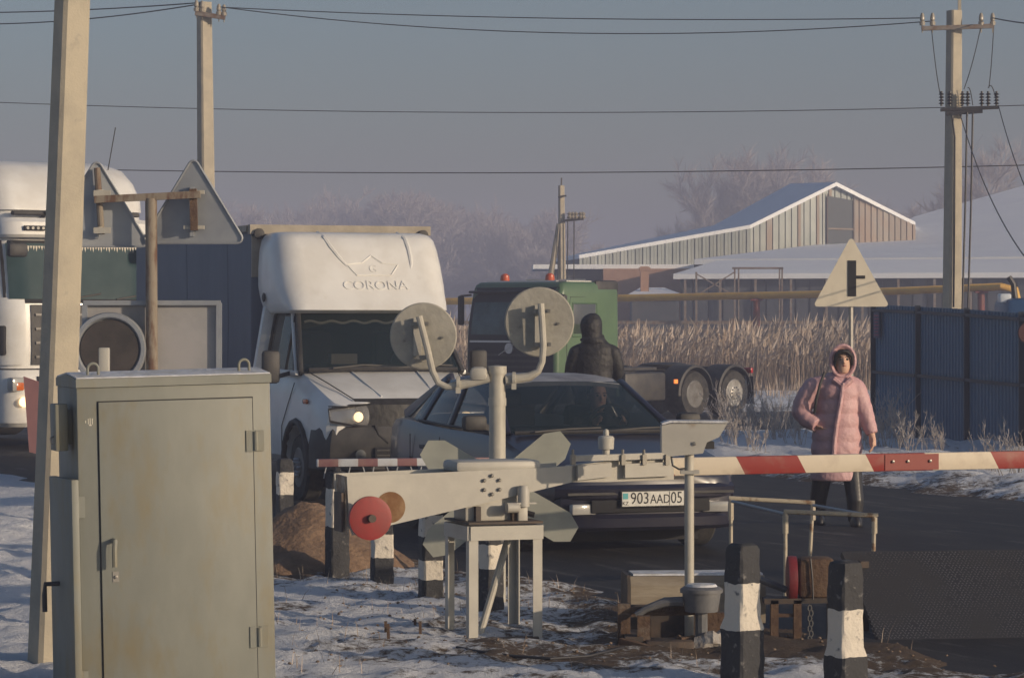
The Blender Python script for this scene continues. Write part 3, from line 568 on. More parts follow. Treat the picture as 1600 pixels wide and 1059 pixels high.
# ---- dark sedan
def sedan():
    c = P(1014, 777, 22.5); r = thing('dark_car', 'dark blue hatchback car waiting at the lowered barrier', 'car', (c.x, 22.5, 0), -70)
    X = -2.25  # local x of car centre; nose at 0
    m_p = mat('navy_paint', (.014, .015, .032), (.02, .02, .036), scale=1.6, rough=.34, coat=.35, c3=(.04, .036, .036), s3=3, lo3=.55, hi3=.85)
    st = [(.0, .60, .30, .60), (-.05, .72, .22, .655), (-.18, .80, .19, .70), (-.45, .84, .19, .755), (-.9, .85, .19, .84), (-1.2, .85, .19, .905), (-1.7, .855, .19, .92), (-2.5, .855, .19, .93), (-3.3, .85, .2, .955), (-3.8, .83, .22, .975), (-4.2, .79, .28, .96), (-4.42, .7, .36, .90), (-4.47, .62, .45, .80)]
    rings = []
    for x, w_, zb, zt in st:
        h = [(w_ * .86, zb), (w_ * .97, zb + .07), (w_, zb + (zt - zb) * .35), (w_ * .995, zb + (zt - zb) * .6), (w_ * .975, zt - .09), (w_ * .93, zt - .02), (w_ * .8, zt + .008), (w_ * .4, zt + .025)]
        rings.append([Vector((x, y, z)) for y, z in h] + [Vector((x, -y, z)) for y, z in reversed(h)])
    bd = MB().loft(rings, True).build('body', m_p, r, sharp=50)
    cm = MB()
    for x in (-.84, -3.42):
        for s in (-1, 1): cm.lathe([(.335, -.22), (.335, .3)], (x, s * .72, .30), (0, s, 0), 28)
    cut(bd, cm)
    for x in (-.84, -3.42): MB().box((x, 0, .33), (.62, 1.3, .5)).build('wheel_well', m_int, r)
    for x in (-.84, -3.42):
        for s in (-1, 1): wheel(r, x, s * .745, .3, .19)
    # greenhouse
    wb, wt, rr_, hb = (-1.22, .735, .915), (-1.98, .56, 1.315), (-3.15, .54, 1.315), (-4.1, .62, .985)
    def m_(p, s): return (p[0], p[1] * s, p[2])
    rf = MB(); rr2 = []
    for x, w_, z in ((-1.93, .575, 1.305), (-2.1, .585, 1.345), (-2.5, .59, 1.37), (-2.9, .58, 1.362), (-3.2, .56, 1.32)):
        top = [(w_, z - .035), (w_ * .93, z - .008), (w_ * .6, z + .012), (0, z + .018)]
        pr = top + [(-y, q) for y, q in reversed(top[:-1])]
        rr2.append([Vector((x, y, q)) for y, q in pr] + [Vector((x, y * .96, q - .035)) for y, q in reversed(pr)])
    rfo = rf.loft(rr2, True).build('roof', mat('frosty_navy_roof', (.30, .31, .34), (.16, .165, .19), scale=3, rough=.6), r, sharp=60)
    for s in (-1, 1):
        MB().bar(m_(wb, s), m_((wt[0] - .03, wt[1] + .01, wt[2] + .005), s), .06, .05, bev=.015).build('pillar', m_p, r)
        MB().bar((-2.55, s * .78, .93), (-2.62, s * .585, 1.335), .08, .04, up=(0, 1, 0), bev=.01).build('pillar', m_p, r)
        MB().bar((-3.3, s * .78, .95), (-3.2, s * .57, 1.33), .09, .04, up=(0, 1, 0), bev=.01).build('pillar', m_p, r)
        MB().bar((-4.12, s * .66, .97), (-3.16, s * .545, 1.325), .12, .05, up=(0, 1, 0), bev=.015).build('pillar', m_p, r)
        for k, (a, b, c_, d) in enumerate((((-1.3, .755, .925), (-2.56, .775, .935), (-2.63, .585, 1.325), (-2.0, .58, 1.315)), ((-2.58, .775, .935), (-3.3, .775, .955), (-3.2, .57, 1.32), (-2.64, .585, 1.325)), ((-3.34, .77, .955), (-4.0, .69, .975), (-3.3, .57, 1.31), (-3.22, .57, 1.32)))):
            MB().patch(m_(a, s), m_(b, s), m_(c_, s), m_(d, s), (0, s * .02, 0)).build('side_window', m_glass if k == 0 else m_glassk, r)
        MB().tube([(-1.3, s * .77, .925), (-2.55, s * .795, .938), (-3.35, s * .79, .96)], .012, 6).build('window_trim', m_blkp, r)
        mr = MB().box((-1.42, s * .95, 1.0), (.12, .2, .13), bev=.035).bar((-1.42, s * .78, .95), (-1.42, s * .9, .98), .06, .05).build('wing_mirror', m_blkp, r)
        MB().box((-1.485, s * .95, 1.0), (.006, .16, .1)).build('mirror_glass', m_chrome, mr)
        for x in (-2.2, -3.02): MB().box((x, s * .86, .74), (.16, .03, .035), bev=.01).build('door_handle', m_blkp, r)
        for x in (-1.25, -2.58, -3.4): MB().bar((x, s * .8566, .28), (x - .02, s * .852, .84), .006, .006, up=(0, 1, 0)).build('door_seam', m_int, r)
        MB().bar((-.5, s * .862, .5), (-4.1, s * .855, .52), .03, .05, bev=.008).build('side_trim', m_blkp, r)
        hl = MB().patch((-.045, s * .36, .575), (-.19, s * .79, .60), (-.24, s * .78, .69), (-.09, s * .36, .672), (.05, s * .02, 0)).build('headlight', m_lampg, r)
        MB().box((.012, s * .56, .375), (.06, .22, .085), Matrix.Rotation(R(-9 * s), 3, 'Z'), bev=.015).build('fog_lamp', m_lampg if s > 0 else m_lampg, r)
        MB().box((-4.44, s * .5, .72), (.06, .28, .16), bev=.02).build('tail_light', m_redl, r)
    MB().patch(m_(wb, -1), m_(wb, 1), m_(wt, 1), m_(wt, -1), (.1, 0, .02), 10, 6).build('windscreen', m_glass, r)
    MB().patch(m_(hb, -1), m_(hb, 1), m_(rr_, 1), m_(rr_, -1), (-.08, 0, .03), 8, 6).build('rear_window', m_glassk, r)
    sh = MB(); bp = [(wb[0] + .08, -.7, .925), (wb[0] + .15, 0, .93), (wb[0] + .08, .7, .925)]; sh.tube(bp, .018, 6).build('scuttle_trim', m_blkp, r)
    for y0 in (-.55, .1): MB().tube([(-1.08, y0, .935), (-1.1, y0 + .3, .955), (-1.14, y0 + .6, .96)], .009, 5).build('wiper', m_blkp, r)
    MB().box((-1.5, 0, .935), (.45, 1.3, .05), bev=.02).build('dashboard', m_int, r)
    bpm = MB()
    bpm.loft([[Vector((x + dx, y, z)) for y, x in ((-.84, -.52), (-.83, -.3), (-.76, -.1), (-.6, .0), (-.3, .035), (0, .045), (.3, .035), (.6, .0), (.76, -.1), (.83, -.3), (.84, -.52))] for z, dx in ((.20, -.05), (.23, .0), (.30, .01), (.33, -.02), (.43, -.02), (.46, .02), (.53, .03), (.56, -.01))], True, False, closed=False)
    bpm.build('bumper', m_p, r)
    MB().box((.035, 0, .395), (.03, 1.0, .1), bev=.01).build('lower_grille', m_int, r); MB().box((-.025, 0, .615), (.05, .64, .065), bev=.012).build('grille', m_blkp, r)
    MB().box((.05, 0, .495), (.02, 1.4, .02)).build('bumper_strip', m_blkp, r)
    # number plate
    pb = MB().box((.075, 0, .452), (.012, .54, .13), bev=.004).build('plate_holder', m_blkp, r)
    pt = MB().box((.083, 0, .452), (.006, .52, .112)).build('number_plate', mat('plate_white', (.62, .62, .58), (.5, .5, .47), scale=12, rough=.5), r)
    tx = MB(); U, V = (0, 1, 0), (0, 0, 1)
    tx.text('903', .128, (.087, -.112, .453), U, V, .001, sx=.84).text('AAD', .1, (.087, .06, .446), U, V, .001, sx=.82).text('05', .128, (.087, .198, .453), U, V, .001, sx=.8).text('KZ', .04, (.087, -.233, .418), U, V, .001)
    tx.box((.087, .138, .452), (.002, .004, .108)); tx.build('plate_lettering', m_blk, pt)
    MB().box((.087, -.233, .475), (.002, .042, .045)).build('plate_flag', mat('flag_teal', (.06, .33, .36), rough=.5), pt)
    # interior: seats, wheel, driver
    for y in (-.36, .36):
        MB().box((-2.2, y, .95), (.16, .44, .34), bev=.06).build('seat', m_int, r); MB().box((-2.22, y, 1.17), (.09, .22, .14), bev=.04).build('headrest', m_int, r)
    tr_ = MB(); tr_.tube([(-1.72 + .05 * math.sin(a), .36 + .17 * math.cos(a), 1.0 + .13 * math.sin(a)) for a in [k * .3307 for k in range(20)]], .014, 6).build('steering_wheel', m_blkp, r)
    return r
car = sedan()
# ---- white cargo van
def van():
    r = thing('cargo_van', 'white cab van with tall roof fairing and grey tarpaulin box', 'van', ((643 - CX) * 28.8 / F, 28.8, 0), -70); r.scale = (1, .94, 1)
    st = [(.02, .84, .42, 1.0), (-.06, .93, .38, 1.03), (-.3, .97, .36, 1.11), (-.7, .985, .36, 1.22), (-.98, .99, .36, 1.30), (-1.3, .995, .36, 1.31), (-2.3, .995, .36, 1.31)]
    rings = []
    for x, w_, zb, zt in st:
        h = [(w_ * .9, zb), (w_ * .98, zb + .08), (w_, zb + .3), (w_ * .995, zt - .25), (w_ * .96, zt - .07), (w_ * .9, zt - .01), (w_ * .6, zt + .02), (w_ * .3, zt + .03)]
        rings.append([Vector((x, y, z)) for y, z in h] + [Vector((x, -y, z)) for y, z in reversed(h)])
    bd = MB().loft(rings, True).build('body', m_white, r, sharp=50)
    cm = MB()
    for s in (-1, 1): cm.lathe([(.42, -.3), (.42, .3)], (-.95, s * .85, .36), (0, s, 0), 28); cm.box((.07, s * .665, .89), (.46, .45, .2))
    cut(bd, cm)
    MB().box((-.95, 0, .45), (.8, 1.5, .6)).build('wheel_well', m_int, r)
    for s in (-1, 1): wheel(r, -.95, s * .86, .34, .2); wheel(r, -5.4, s * .86, .34, .3, front=False)
    MB().box((-4.2, 0, .55), (6.4, .8, .16)).build('chassis', m_blkp, r)
    for s in (-1, 1):
        arc = [(-.95 + .45 * math.cos(R(a)), s * .995, .36 + .45 * math.sin(R(a))) for a in range(-10, 191, 20)]; MB().tube(arc, .035, 8).build('arch_trim', m_blkp, r)
    # upper cab
    A0, A1 = (-.98, .9, 1.31), (-1.55, .76, 1.95)
    for s in (-1, 1):
        MB().bar((A0[0], s * .925, 1.29), (A1[0], s * .79, 1.97), .055, .08, bev=.015).build('pillar', m_blkp, r)
        MB().bar((A0[0] - .1, s * .955, 1.30), (A1[0] - .08, s * .825, 1.95), .04, .06, bev=.015).build('door_edge', m_white, r)
        MB().bar((-2.28, s * .965, 1.28), (-2.28, s * .84, 1.97), .1, .26, up=(0, 1, 0), bev=.02).build('pillar', m_white, r)
        MB().bar((-1.5, s * .80, 1.95), (-2.3, s * .835, 1.95), .07, .08, bev=.02).build('roof_rail', m_white, r)
        MB().bar((-1.0, s * .955, 1.30), (-2.3, s * .985, 1.31), .06, .05, bev=.015).build('sill', m_white, r)
        MB().bar((-1.45, s * .955, 1.32), (-1.5, s * .83, 1.88), .03, .03, up=(0, 1, 0)).build('window_bar', m_blkp, r)
        MB().patch((-1.1, s * .945, 1.32), (-2.18, s * .96, 1.32), (-2.2, s * .84, 1.91), (-1.58, s * .81, 1.91), (0, s * .015, 0)).build('side_window', m_glass, r)
        fr = [(-1.08, s * .965, 1.31), (-1.58, s * .835, 1.905), (-1.66, s * .825, 1.925), (-2.15, s * .85, 1.925), (-2.19, s * .86, 1.88), (-2.19, s * .97, 1.31), (-1.08, s * .967, 1.305)]
        MB().tube(fr, .018, 6).build('window_frame', m_blkp, r)
        MB().tube([(-1.02, s * .985, 1.2), (-1.25, s * 1.0, .95), (-1.45, s * 1.003, .75), (-1.45, s * 1.0, .42)], .005, 5).tube([(-2.24, s * .87, 1.93), (-2.25, s * 1.0, 1.28), (-2.25, s * 1.003, .42)], .005, 5).build('door_seam', m_int, r)
        MB().box((-2.1, s * 1.005, 1.08), (.16, .02, .035), bev=.008).build('door_handle', m_blkp, r)
        MB().box((-.62, s * .985, 1.02), (.13, .03, .05), bev=.012).build('indicator', m_org, r)
        mr = MB().box((-1.2, s * 1.2, 1.36), (.1, .2, .34), bev=.04).tube([(-1.2, s * .97, 1.3), (-1.2, s * 1.12, 1.26)], .022, 8).build('wing_mirror', m_blkp, r)
        MB().box((-1.255, s * 1.2, 1.36), (.006, .15, .28)).build('mirror_glass', m_chrome, mr)
        hl = MB().patch((.055, s * .43, .785), (.0, s * .90, .84), (-.05, s * .90, .95), (.03, s * .43, 1.0), (.045, s * .0, 0)).build('headlight', mat('clear_lamp_glass', (.5, .5, .5), rough=.08, alpha=.3, coat=.5), r)
        MB().patch((.005, s * .44, .79), (-.04, s * .885, .795), (-.09, s * .885, .985), (-.015, s * .44, .985), (.03, 0, 0)).build('lamp_reflector', mat('reflector', (.45, .45, .44), (.2, .2, .2), scale=9, rough=.25, metal=.8), hl)
        MB().box((-.125, s * .665, .89), (.05, .44, .195)).build('lamp_housing', m_blkp, hl)
        MB().lathe([(.003, 0), (.05, 0), (.05, .012), (.03, .024), (.003, .026)], (.03, s * .6, .88), (1, 0, 0), 16).build('lamp_bulb', m_lit, hl)
        MB().tube([(.065, s * .43, .785), (.065, s * .66, .795), (.005, s * .905, .84), (-.045, s * .905, .955), (.02, s * .68, .995), (.035, s * .43, 1.005), (.065, s * .43, .785)], .012, 6).build('lamp_surround', m_blkp, hl)
        MB().lathe([(.01, 0), (.06, 0), (.06, .015), (.01, .02)], (.095, s * .6, .5), (1, 0, 0), 16).build('fog_lamp', m_glassd, r)
    MB().patch((-.96, -.9, 1.315), (-.96, .9, 1.315), (-1.54, .77, 1.95), (-1.54, -.77, 1.95), (.12, 0, .02), 12, 6).build('windscreen', m_glass, r)
    MB().box((-2.34, 0, 1.6), (.05, 1.7, .75)).build('rear_wall', m_int, r)
    MB().box((-1.9, 0, 1.315), (.8, 1.75, .05)).build('cab_floor', m_int, r)
    MB().box((-1.15, 0, 1.345), (.3, 1.6, .08), bev=.03).build('dashboard', m_int, r)
    for y in (-.5, .5): MB().box((-2.05, y, 1.5), (.16, .5, .45), bev=.06).build('seat', m_int, r)
    MB().tube([(-1.45 + .07 * math.sin(a), .45 + .2 * math.cos(a), 1.43 + .12 * math.sin(a)) for a in [k * .3307 for k in range(20)]], .016, 6).build('steering_wheel', m_blkp, r)
    MB().box((-1.3, -.35, 1.43), (.12, .3, .12)).build('dash_box', mat('cardboard', (.4, .36, .3), rough=.9), r)
    fr = MB()
    fr.tube([(-1.43, -.75 + k * .03, 1.82 + .012 * math.sin(k * .75)) for k in range(51)], .014, 6)
    fr.build('curtain_fringe', mat('fringe_white', (.6, .57, .5), rough=.9), r)
    # hood seams, grille, bumper, black bra
    for s in (-1, 1): MB().tube([(-.02, s * .62, 1.045), (-.5, s * .76, 1.2), (-.95, s * .86, 1.318)], .006, 5).build('bonnet_seam', m_int, r)
    for s in (-.3, .3): MB().tube([(-.1, s, 1.075), (-.5, s * 1.15, 1.197), (-.9, s * 1.25, 1.31)], .009, 6).build('bonnet_crease', m_white, r)
    MB().tube([(-.93, -.85, 1.33), (-.86, 0, 1.345), (-.93, .85, 1.33)], .025, 6).build('scuttle_trim', m_blkp, r)
    for y0 in (-.6, .15): MB().tube([(-.86, y0, 1.35), (-.9, y0 + .35, 1.38), (-.95, y0 + .65, 1.37)], .012, 5).build('wiper', m_blkp, r)
    gr = MB(); gr.loft([[Vector((x + dx, y, z)) for y, x in ((-.62, .0), (-.45, .045), (0, .075), (.45, .045), (.62, .0))] for z, dx in ((.62, .03), (.8, .03), (1.0, .0), (1.06, -.06))], True, False, closed=False); gr.build('grille_cover', mat('black_vinyl', (.022, .021, .02), (.04, .038, .035), scale=6, rough=.5, bump=.4, bscale=12), r)
    bp = MB(); bp.loft([[Vector((x + dx, y * k, z)) for y, x in ((-1.0, -.45), (-.99, -.2), (-.9, .0), (-.6, .09), (0, .12), (.6, .09), (.9, .0), (.99, -.2), (1.0, -.45))] for z, dx, k in ((.33, -.04, .97), (.36, .0, 1), (.55, .0, 1), (.6, .02, 1.005), (.74, .0, .975), (.785, -.02, .955))], True, False, closed=False); bp.build('bumper', mat('bumper_grey', (.03, .03, .031), (.06, .057, .055), scale=4, rough=.6), r)
    MB().box((.125, 0, .5), (.02, .9, .16), bev=.01).build('bumper_grille', m_int, r)
    for z in (.45, .5, .55): MB().bar((.137, -.43, z), (.137, .43, z), .008, .014).build('grille_slat', m_blkp, r)
    for z in (.6, .4): MB().tube([(-.2, -.985, z), (.01, -.9, z), (.1, -.6, z), (.128, 0, z), (.1, .6, z), (.01, .9, z), (-.2, .985, z)], .009, 6).build('bumper_groove', m_int, r)
    for s in (-1, 1): MB().tube([(.09, s * .44, .8), (.1, s * .4, .7), (.12, s * .3, .62)], .012, 6).build('cover_edge', m_int, r)
    # fairing with raised crest and name
    f = MB(); n = 5
    rows = [(1.91, -2.40, -1.42, .90, .16), (1.945, -2.42, -1.33, .935, .2), (2.03, -2.44, -1.39, .965, .26), (2.12, -2.45, -1.46, .985, .3), (2.2, -2.45, -1.51, 1.0, .32), (2.4, -2.45, -1.62, 1.0, .32), (2.58, -2.45, -1.72, .985, .3), (2.69, -2.45, -1.80, .96, .27), (2.745, -2.44, -1.88, .92, .24), (2.77, -2.42, -2.0, .86, .2)]
    fo = zloft(f, rows, 8).build('roof_fairing', m_white, r, sharp=60)
    def fx(z): 
        for a, b in zip(rows, rows[1:]):
            if a[0] <= z <= b[0]: return a[2] + (b[2] - a[2]) * (z - a[0]) / (b[0] - a[0])
    # raised shoulders either side of a recessed middle
    for s in (-1, 1):
        pts = [(2.765, .42), (2.7, .40), (2.6, .35), (2.5, .28), (2.42, .21), (2.36, .14)] if s < 0 else [(2.765, .52), (2.7, .545), (2.6, .56), (2.5, .565), (2.42, .56), (2.36, .54)]
        MB().tube([((fx(z) if z < 2.76 else -2.0) - .012, s * y, z) for z, y in pts], [.02, .03, .03, .028, .022, .008], 8).build('fairing_rib', m_white, fo)
    sl_ = Vector((fx(2.45) - fx(2.2), 0, .25)).normalized()
    MB().text('CORONA', .155, (fx(2.2) + .004, .10, 2.2), (0, 1, 0), sl_, .006, sx=1.12).build('raised_lettering', m_white, fo)
    cr = MB(); U = Vector((0, 1, 0)); o = Vector((fx(2.32) + .006, .10, 2.31))
    cp = [(-.2, 0), (-.3, .13), (-.12, .15), (0, .24), (.12, .15), (.3, .13), (.2, 0)]
    for (a, b), (c, d) in zip(cp, cp[1:] + cp[:1]):
        p, q = o + U * a + sl_ * b, o + U * c + sl_ * d; cr.bar(p, q, .016, .014)
    cr.text('G', .13, o + sl_ * .075, U, sl_, .005); cr.build('raised_crown', m_white, fo)
    for s in (-1, 1): MB().lathe([(.005, 0), (.045, 0), (.05, .01), (.03, .02), (.005, .02)], (-2.2, s * .985, 2.08), (0, s, 0), 16).build('marker_lamp', m_blkp, fo)
    # box
    m_tarp = mat('grey_tarpaulin', (.12, .14, .18), (.10, .115, .15), scale=1.4, rough=.6, bump=.5, bscale=3, stretch=(1, 1, .35))
    MB().box((-5.3, 0, 1.79), (5.6, 2.12, 2.02), bev=.03).build('tarpaulin_box', m_tarp, r)
    for k in range(3):
        x = -3.5 - k * 1.9
        for s in (-1, 1): MB().tube([(x, s * 1.055, .82), (x + .05, s * 1.058, 1.8), (x, s * 1.055, 2.75)], .012, 6).build('tarpaulin_fold', m_tarp, r)
    m_fr = mat('box_frame', (.36, .32, .26), (.28, .25, .2), scale=5, rough=.7)
    MB().bar((-2.5, -1.08, 2.81), (-2.5, 1.08, 2.81), .1, .1).bar((-2.5, 0, 2.74), (-2.505, 0, 2.3), .04, 2.1, up=(0, 1, 0)).build('front_frame', m_fr, r)
    MB().bar((-2.55, -1.07, 2.82), (-8.1, -1.07, 2.82), .06, .07).bar((-2.55, 1.07, 2.82), (-8.1, 1.07, 2.82), .06, .07).build('roof_frame', m_fr, r)
    MB().box((-5.3, 0, .74), (5.6, 2.1, .1)).build('box_floor', m_fr, r)
    for s in (-1, 1): MB().lathe([(.02, 0), (.06, 0), (.06, .03), (.02, .035)], (-2.44, s * .98, 2.76), (1, 0, 0), 14).build('corner_lamp', m_blkp, r)
    return r
van_ = van()
# ---- heavy trucks
def ring_at(rows, z):
    for a, b in zip(rows, rows[1:]):
        if a[0] <= z <= b[0]:
            t = (z - a[0]) / (b[0] - a[0]); return [a[i] + (b[i] - a[i]) * t for i in range(5)]
def front_panel(name, rows, z0, z1, hw, off, m, r, wrap=0, nz=5, ny=14):
    """panel following the curved cab front between heights z0..z1"""
    V = []
    for j in range(nz + 1):
        z = z0 + (z1 - z0) * j / nz; q = ring_at(rows, z)
        for i in range(ny + 1):
            y = (-1 + 2 * i / ny) * hw; e = max(0, abs(y) - (q[3] - q[4])); e = min(e, q[4] * .995)
            V.append(Vector((q[2] - q[4] + math.sqrt(max(0, q[4] ** 2 - e ** 2)) + off, y, z)))
    k = ny + 1; mb = MB().add(V, [(j * k + i, j * k + i + 1, (j + 1) * k + i + 1, (j + 1) * k + i) for j in range(nz) for i in range(ny)], True); return mb.build(name, m, r)
def green_truck():
    r = thing('tractor_truck', 'green tractor truck without trailer on the side road', 'truck', (-.02, 59.04, -.24), -132)
    m_g = mat('green_paint', (.085, .155, .075), (.07, .13, .065), scale=2, rough=.4, coat=.3); m_dkf = mat('dark_cab_front', (.014, .018, .026), rough=.4, spec=.2)
    rows = [(.95, -1.9, .02, 1.24, .1), (1.2, -1.95, .03, 1.25, .1), (1.7, -1.95, .02, 1.25, .1), (2.0, -1.95, -.01, 1.25, .1), (2.62, -1.95, -.13, 1.24, .11), (2.80, -1.95, -.19, 1.22, .12), (2.86, -1.92, -.28, 1.17, .12)]
    zloft(MB(), rows, 6).build('cab', m_g, r, sharp=55)
    front_panel('cab_front', rows, 1.0, 2.75, 1.17, .012, m_dkf, r)
    front_panel('windscreen', rows, 1.78, 2.45, 1.08, .03, mat('sky_teal_windscreen', (.07, .13, .135), (.03, .06, .065), scale=1.3, rough=.08, spec=.4), r)  # teal sky reflection is put into the glass colour
    front_panel('trim_strip', rows, 1.62, 1.66, 1.1, .04, m_chrome, r, nz=1)
    MB().bar((.06, -.28, 1.36), (.06, .28, 1.66), .05, .012).build('diagonal_badge', m_chrome, r)
    MB().lathe([(.07, 0), (.11, 0), (.11, .03), (.07, .03)], (.045, 0, 1.5), (1, 0, 0), 18).build('round_badge', m_chrome, r)
    for z in (1.1, 1.22, 1.34): front_panel('grille_bar', rows, z, z + .05, .8, .03, m_blkp, r, nz=1)
    MB().bar((-.1, -1.15, 2.66), (-.1, 1.15, 2.66), .3, .05, bev=.02).build('sun_visor', m_dkf, r)
    zloft(MB(), [(.38, -.5, .1, 1.2, .2), (.45, -.5, .14, 1.24, .22), (.85, -.5, .13, 1.24, .22), (.97, -.5, .06, 1.22, .2)], 5).build('bumper', m_dkf, r)
    for s in (-1, 1):
        MB().box((.06, s * .9, .7), (.14, .42, .22), bev=.04).build('headlight', m_lampg, r)
        sw = MB().box((-.85, s * 1.235, 2.1), (.72, .03, .62), bev=.01).build('side_window', m_glassd, r)
        MB().tube([(-.48, s * 1.25, 1.75), (-.5, s * 1.24, 2.42), (-1.25, s * 1.235, 2.42), (-1.25, s * 1.25, 1.75), (-.48, s * 1.25, 1.75)], .022, 6).build('window_frame', m_g, sw)
        MB().tube([(-.3, s * 1.25, 1.0), (-.3, s * 1.25, 1.7), (-.42, s * 1.24, 2.55), (-1.32, s * 1.23, 2.55), (-1.34, s * 1.25, 1.0)], .008, 5).build('door_seam', m_int, r)
        MB().box((-1.2, s * 1.26, 1.55), (.18, .03, .05)).build('door_handle', m_blkp, r)
        MB().box((-1.62, s * 1.16, 2.72), (.75, .14, .36), bev=.08).build('air_deflector', m_blkp, r)
        MB().box((-.02, s * 1.42, 2.28), (.14, .1, .62), bev=.04).bar((-.1, s * 1.2, 2.6), (-.02, s * 1.42, 2.58), .04, .04).build('mirror', m_blkp, r)
        MB().tube([(-1.38 + .56 * math.cos(R(a)), s * 1.2, .5 + .58 * math.sin(R(a))) for a in range(0, 181, 15)], .06, 8).build('front_mudguard', m_g, r)
        MB().box((-.55, s * 1.2, .75), (.5, .1, .6), bev=.03).build('step', m_blkp, r)
        wheel(r, -1.38, s * 1.05, .5, .3)
        for x, im in ((-4.5, m_rim), (-5.87, m_rimw)):
            wheel(r, x, s * 1.0, .5, .5, im, front=(x < -5))
            MB().loft([[Vector((x + q * math.cos(R(a)), s * y, .52 + q * math.sin(R(a)))) for q, y in ((.57, .72), (.6, .72), (.6, 1.27), (.55, 1.29), (.57, 1.25))] for a in range(-5, 186, 12)], True, True).build('mudguard', m_blkp, r)
        MB().bar((-.6, s * .4, .8), (-6.5, s * .4, .85), .1, .28).build('chassis_rail', m_blkp, r)
        MB().box((-2.9, s * .95, .68), (1.35, .5, .6), bev=.06).build('fuel_tank' if s > 0 else 'battery_box', mat('dusty_black', (.03, .03, .032), (.06, .055, .05), scale=5, rough=.55), r)
        MB().box((-6.52, s * 1.0, .55), (.03, .55, .6)).build('mud_flap', m_blkp, r)
        MB().box((-6.5, s * 1.05, .98), (.08, .4, .12), bev=.02).build('tail_light', m_redl, r)
        MB().box((-3.83, s * 1.25, .78), (.12, .03, .09), bev=.01).build('side_marker', mat('lit_amber', (1, .25, .04), emit=.8), r)
        MB().lathe([(.01, 0), (.09, 0), (.1, .03), (.09, .12), (.04, .16), (.01, .16)], (-.5, s * .62, 2.88), (0, 0, 1), 14).build('beacon', mat('beacon_orange', (.5, .09, .03), rough=.3), r)
    MB().bar((-.35, -.95, 2.87), (-.35, .95, 2.87), .08, .04).bar((-.7, -.2, 2.9), (-1.4, .8, 2.9), .12, .05).build('roof_bar', m_chrome, r)
    MB().box((-1.1, .2, 2.87), (.8, 1.4, .05), bev=.02).build('roof_hatch', mat('pale_roof', (.5, .5, .46), rough=.6), r)
    MB().box((-6.5, 0, .9), (.1, 1.0, .3)).build('rear_beam', m_blkp, r)
    MB().lathe([(.02, 0), (.5, 0), (.52, .04), (.3, .08), (.02, .08)], (-5.0, 0, 1.08), (0, 0, 1), 24).box((-5.4, 0, 1.08), (.6, .7, .07)).build('fifth_wheel', m_blkp, r)
    MB().box((-2.4, 0, 1.25), (.3, 1.6, .5), bev=.04).build('catwalk_box', m_blkp, r)
    MB().box((-3.0, .1, 1.05), (1.6, 1.3, .06)).build('catwalk', m_blkp, r)
green_truck()
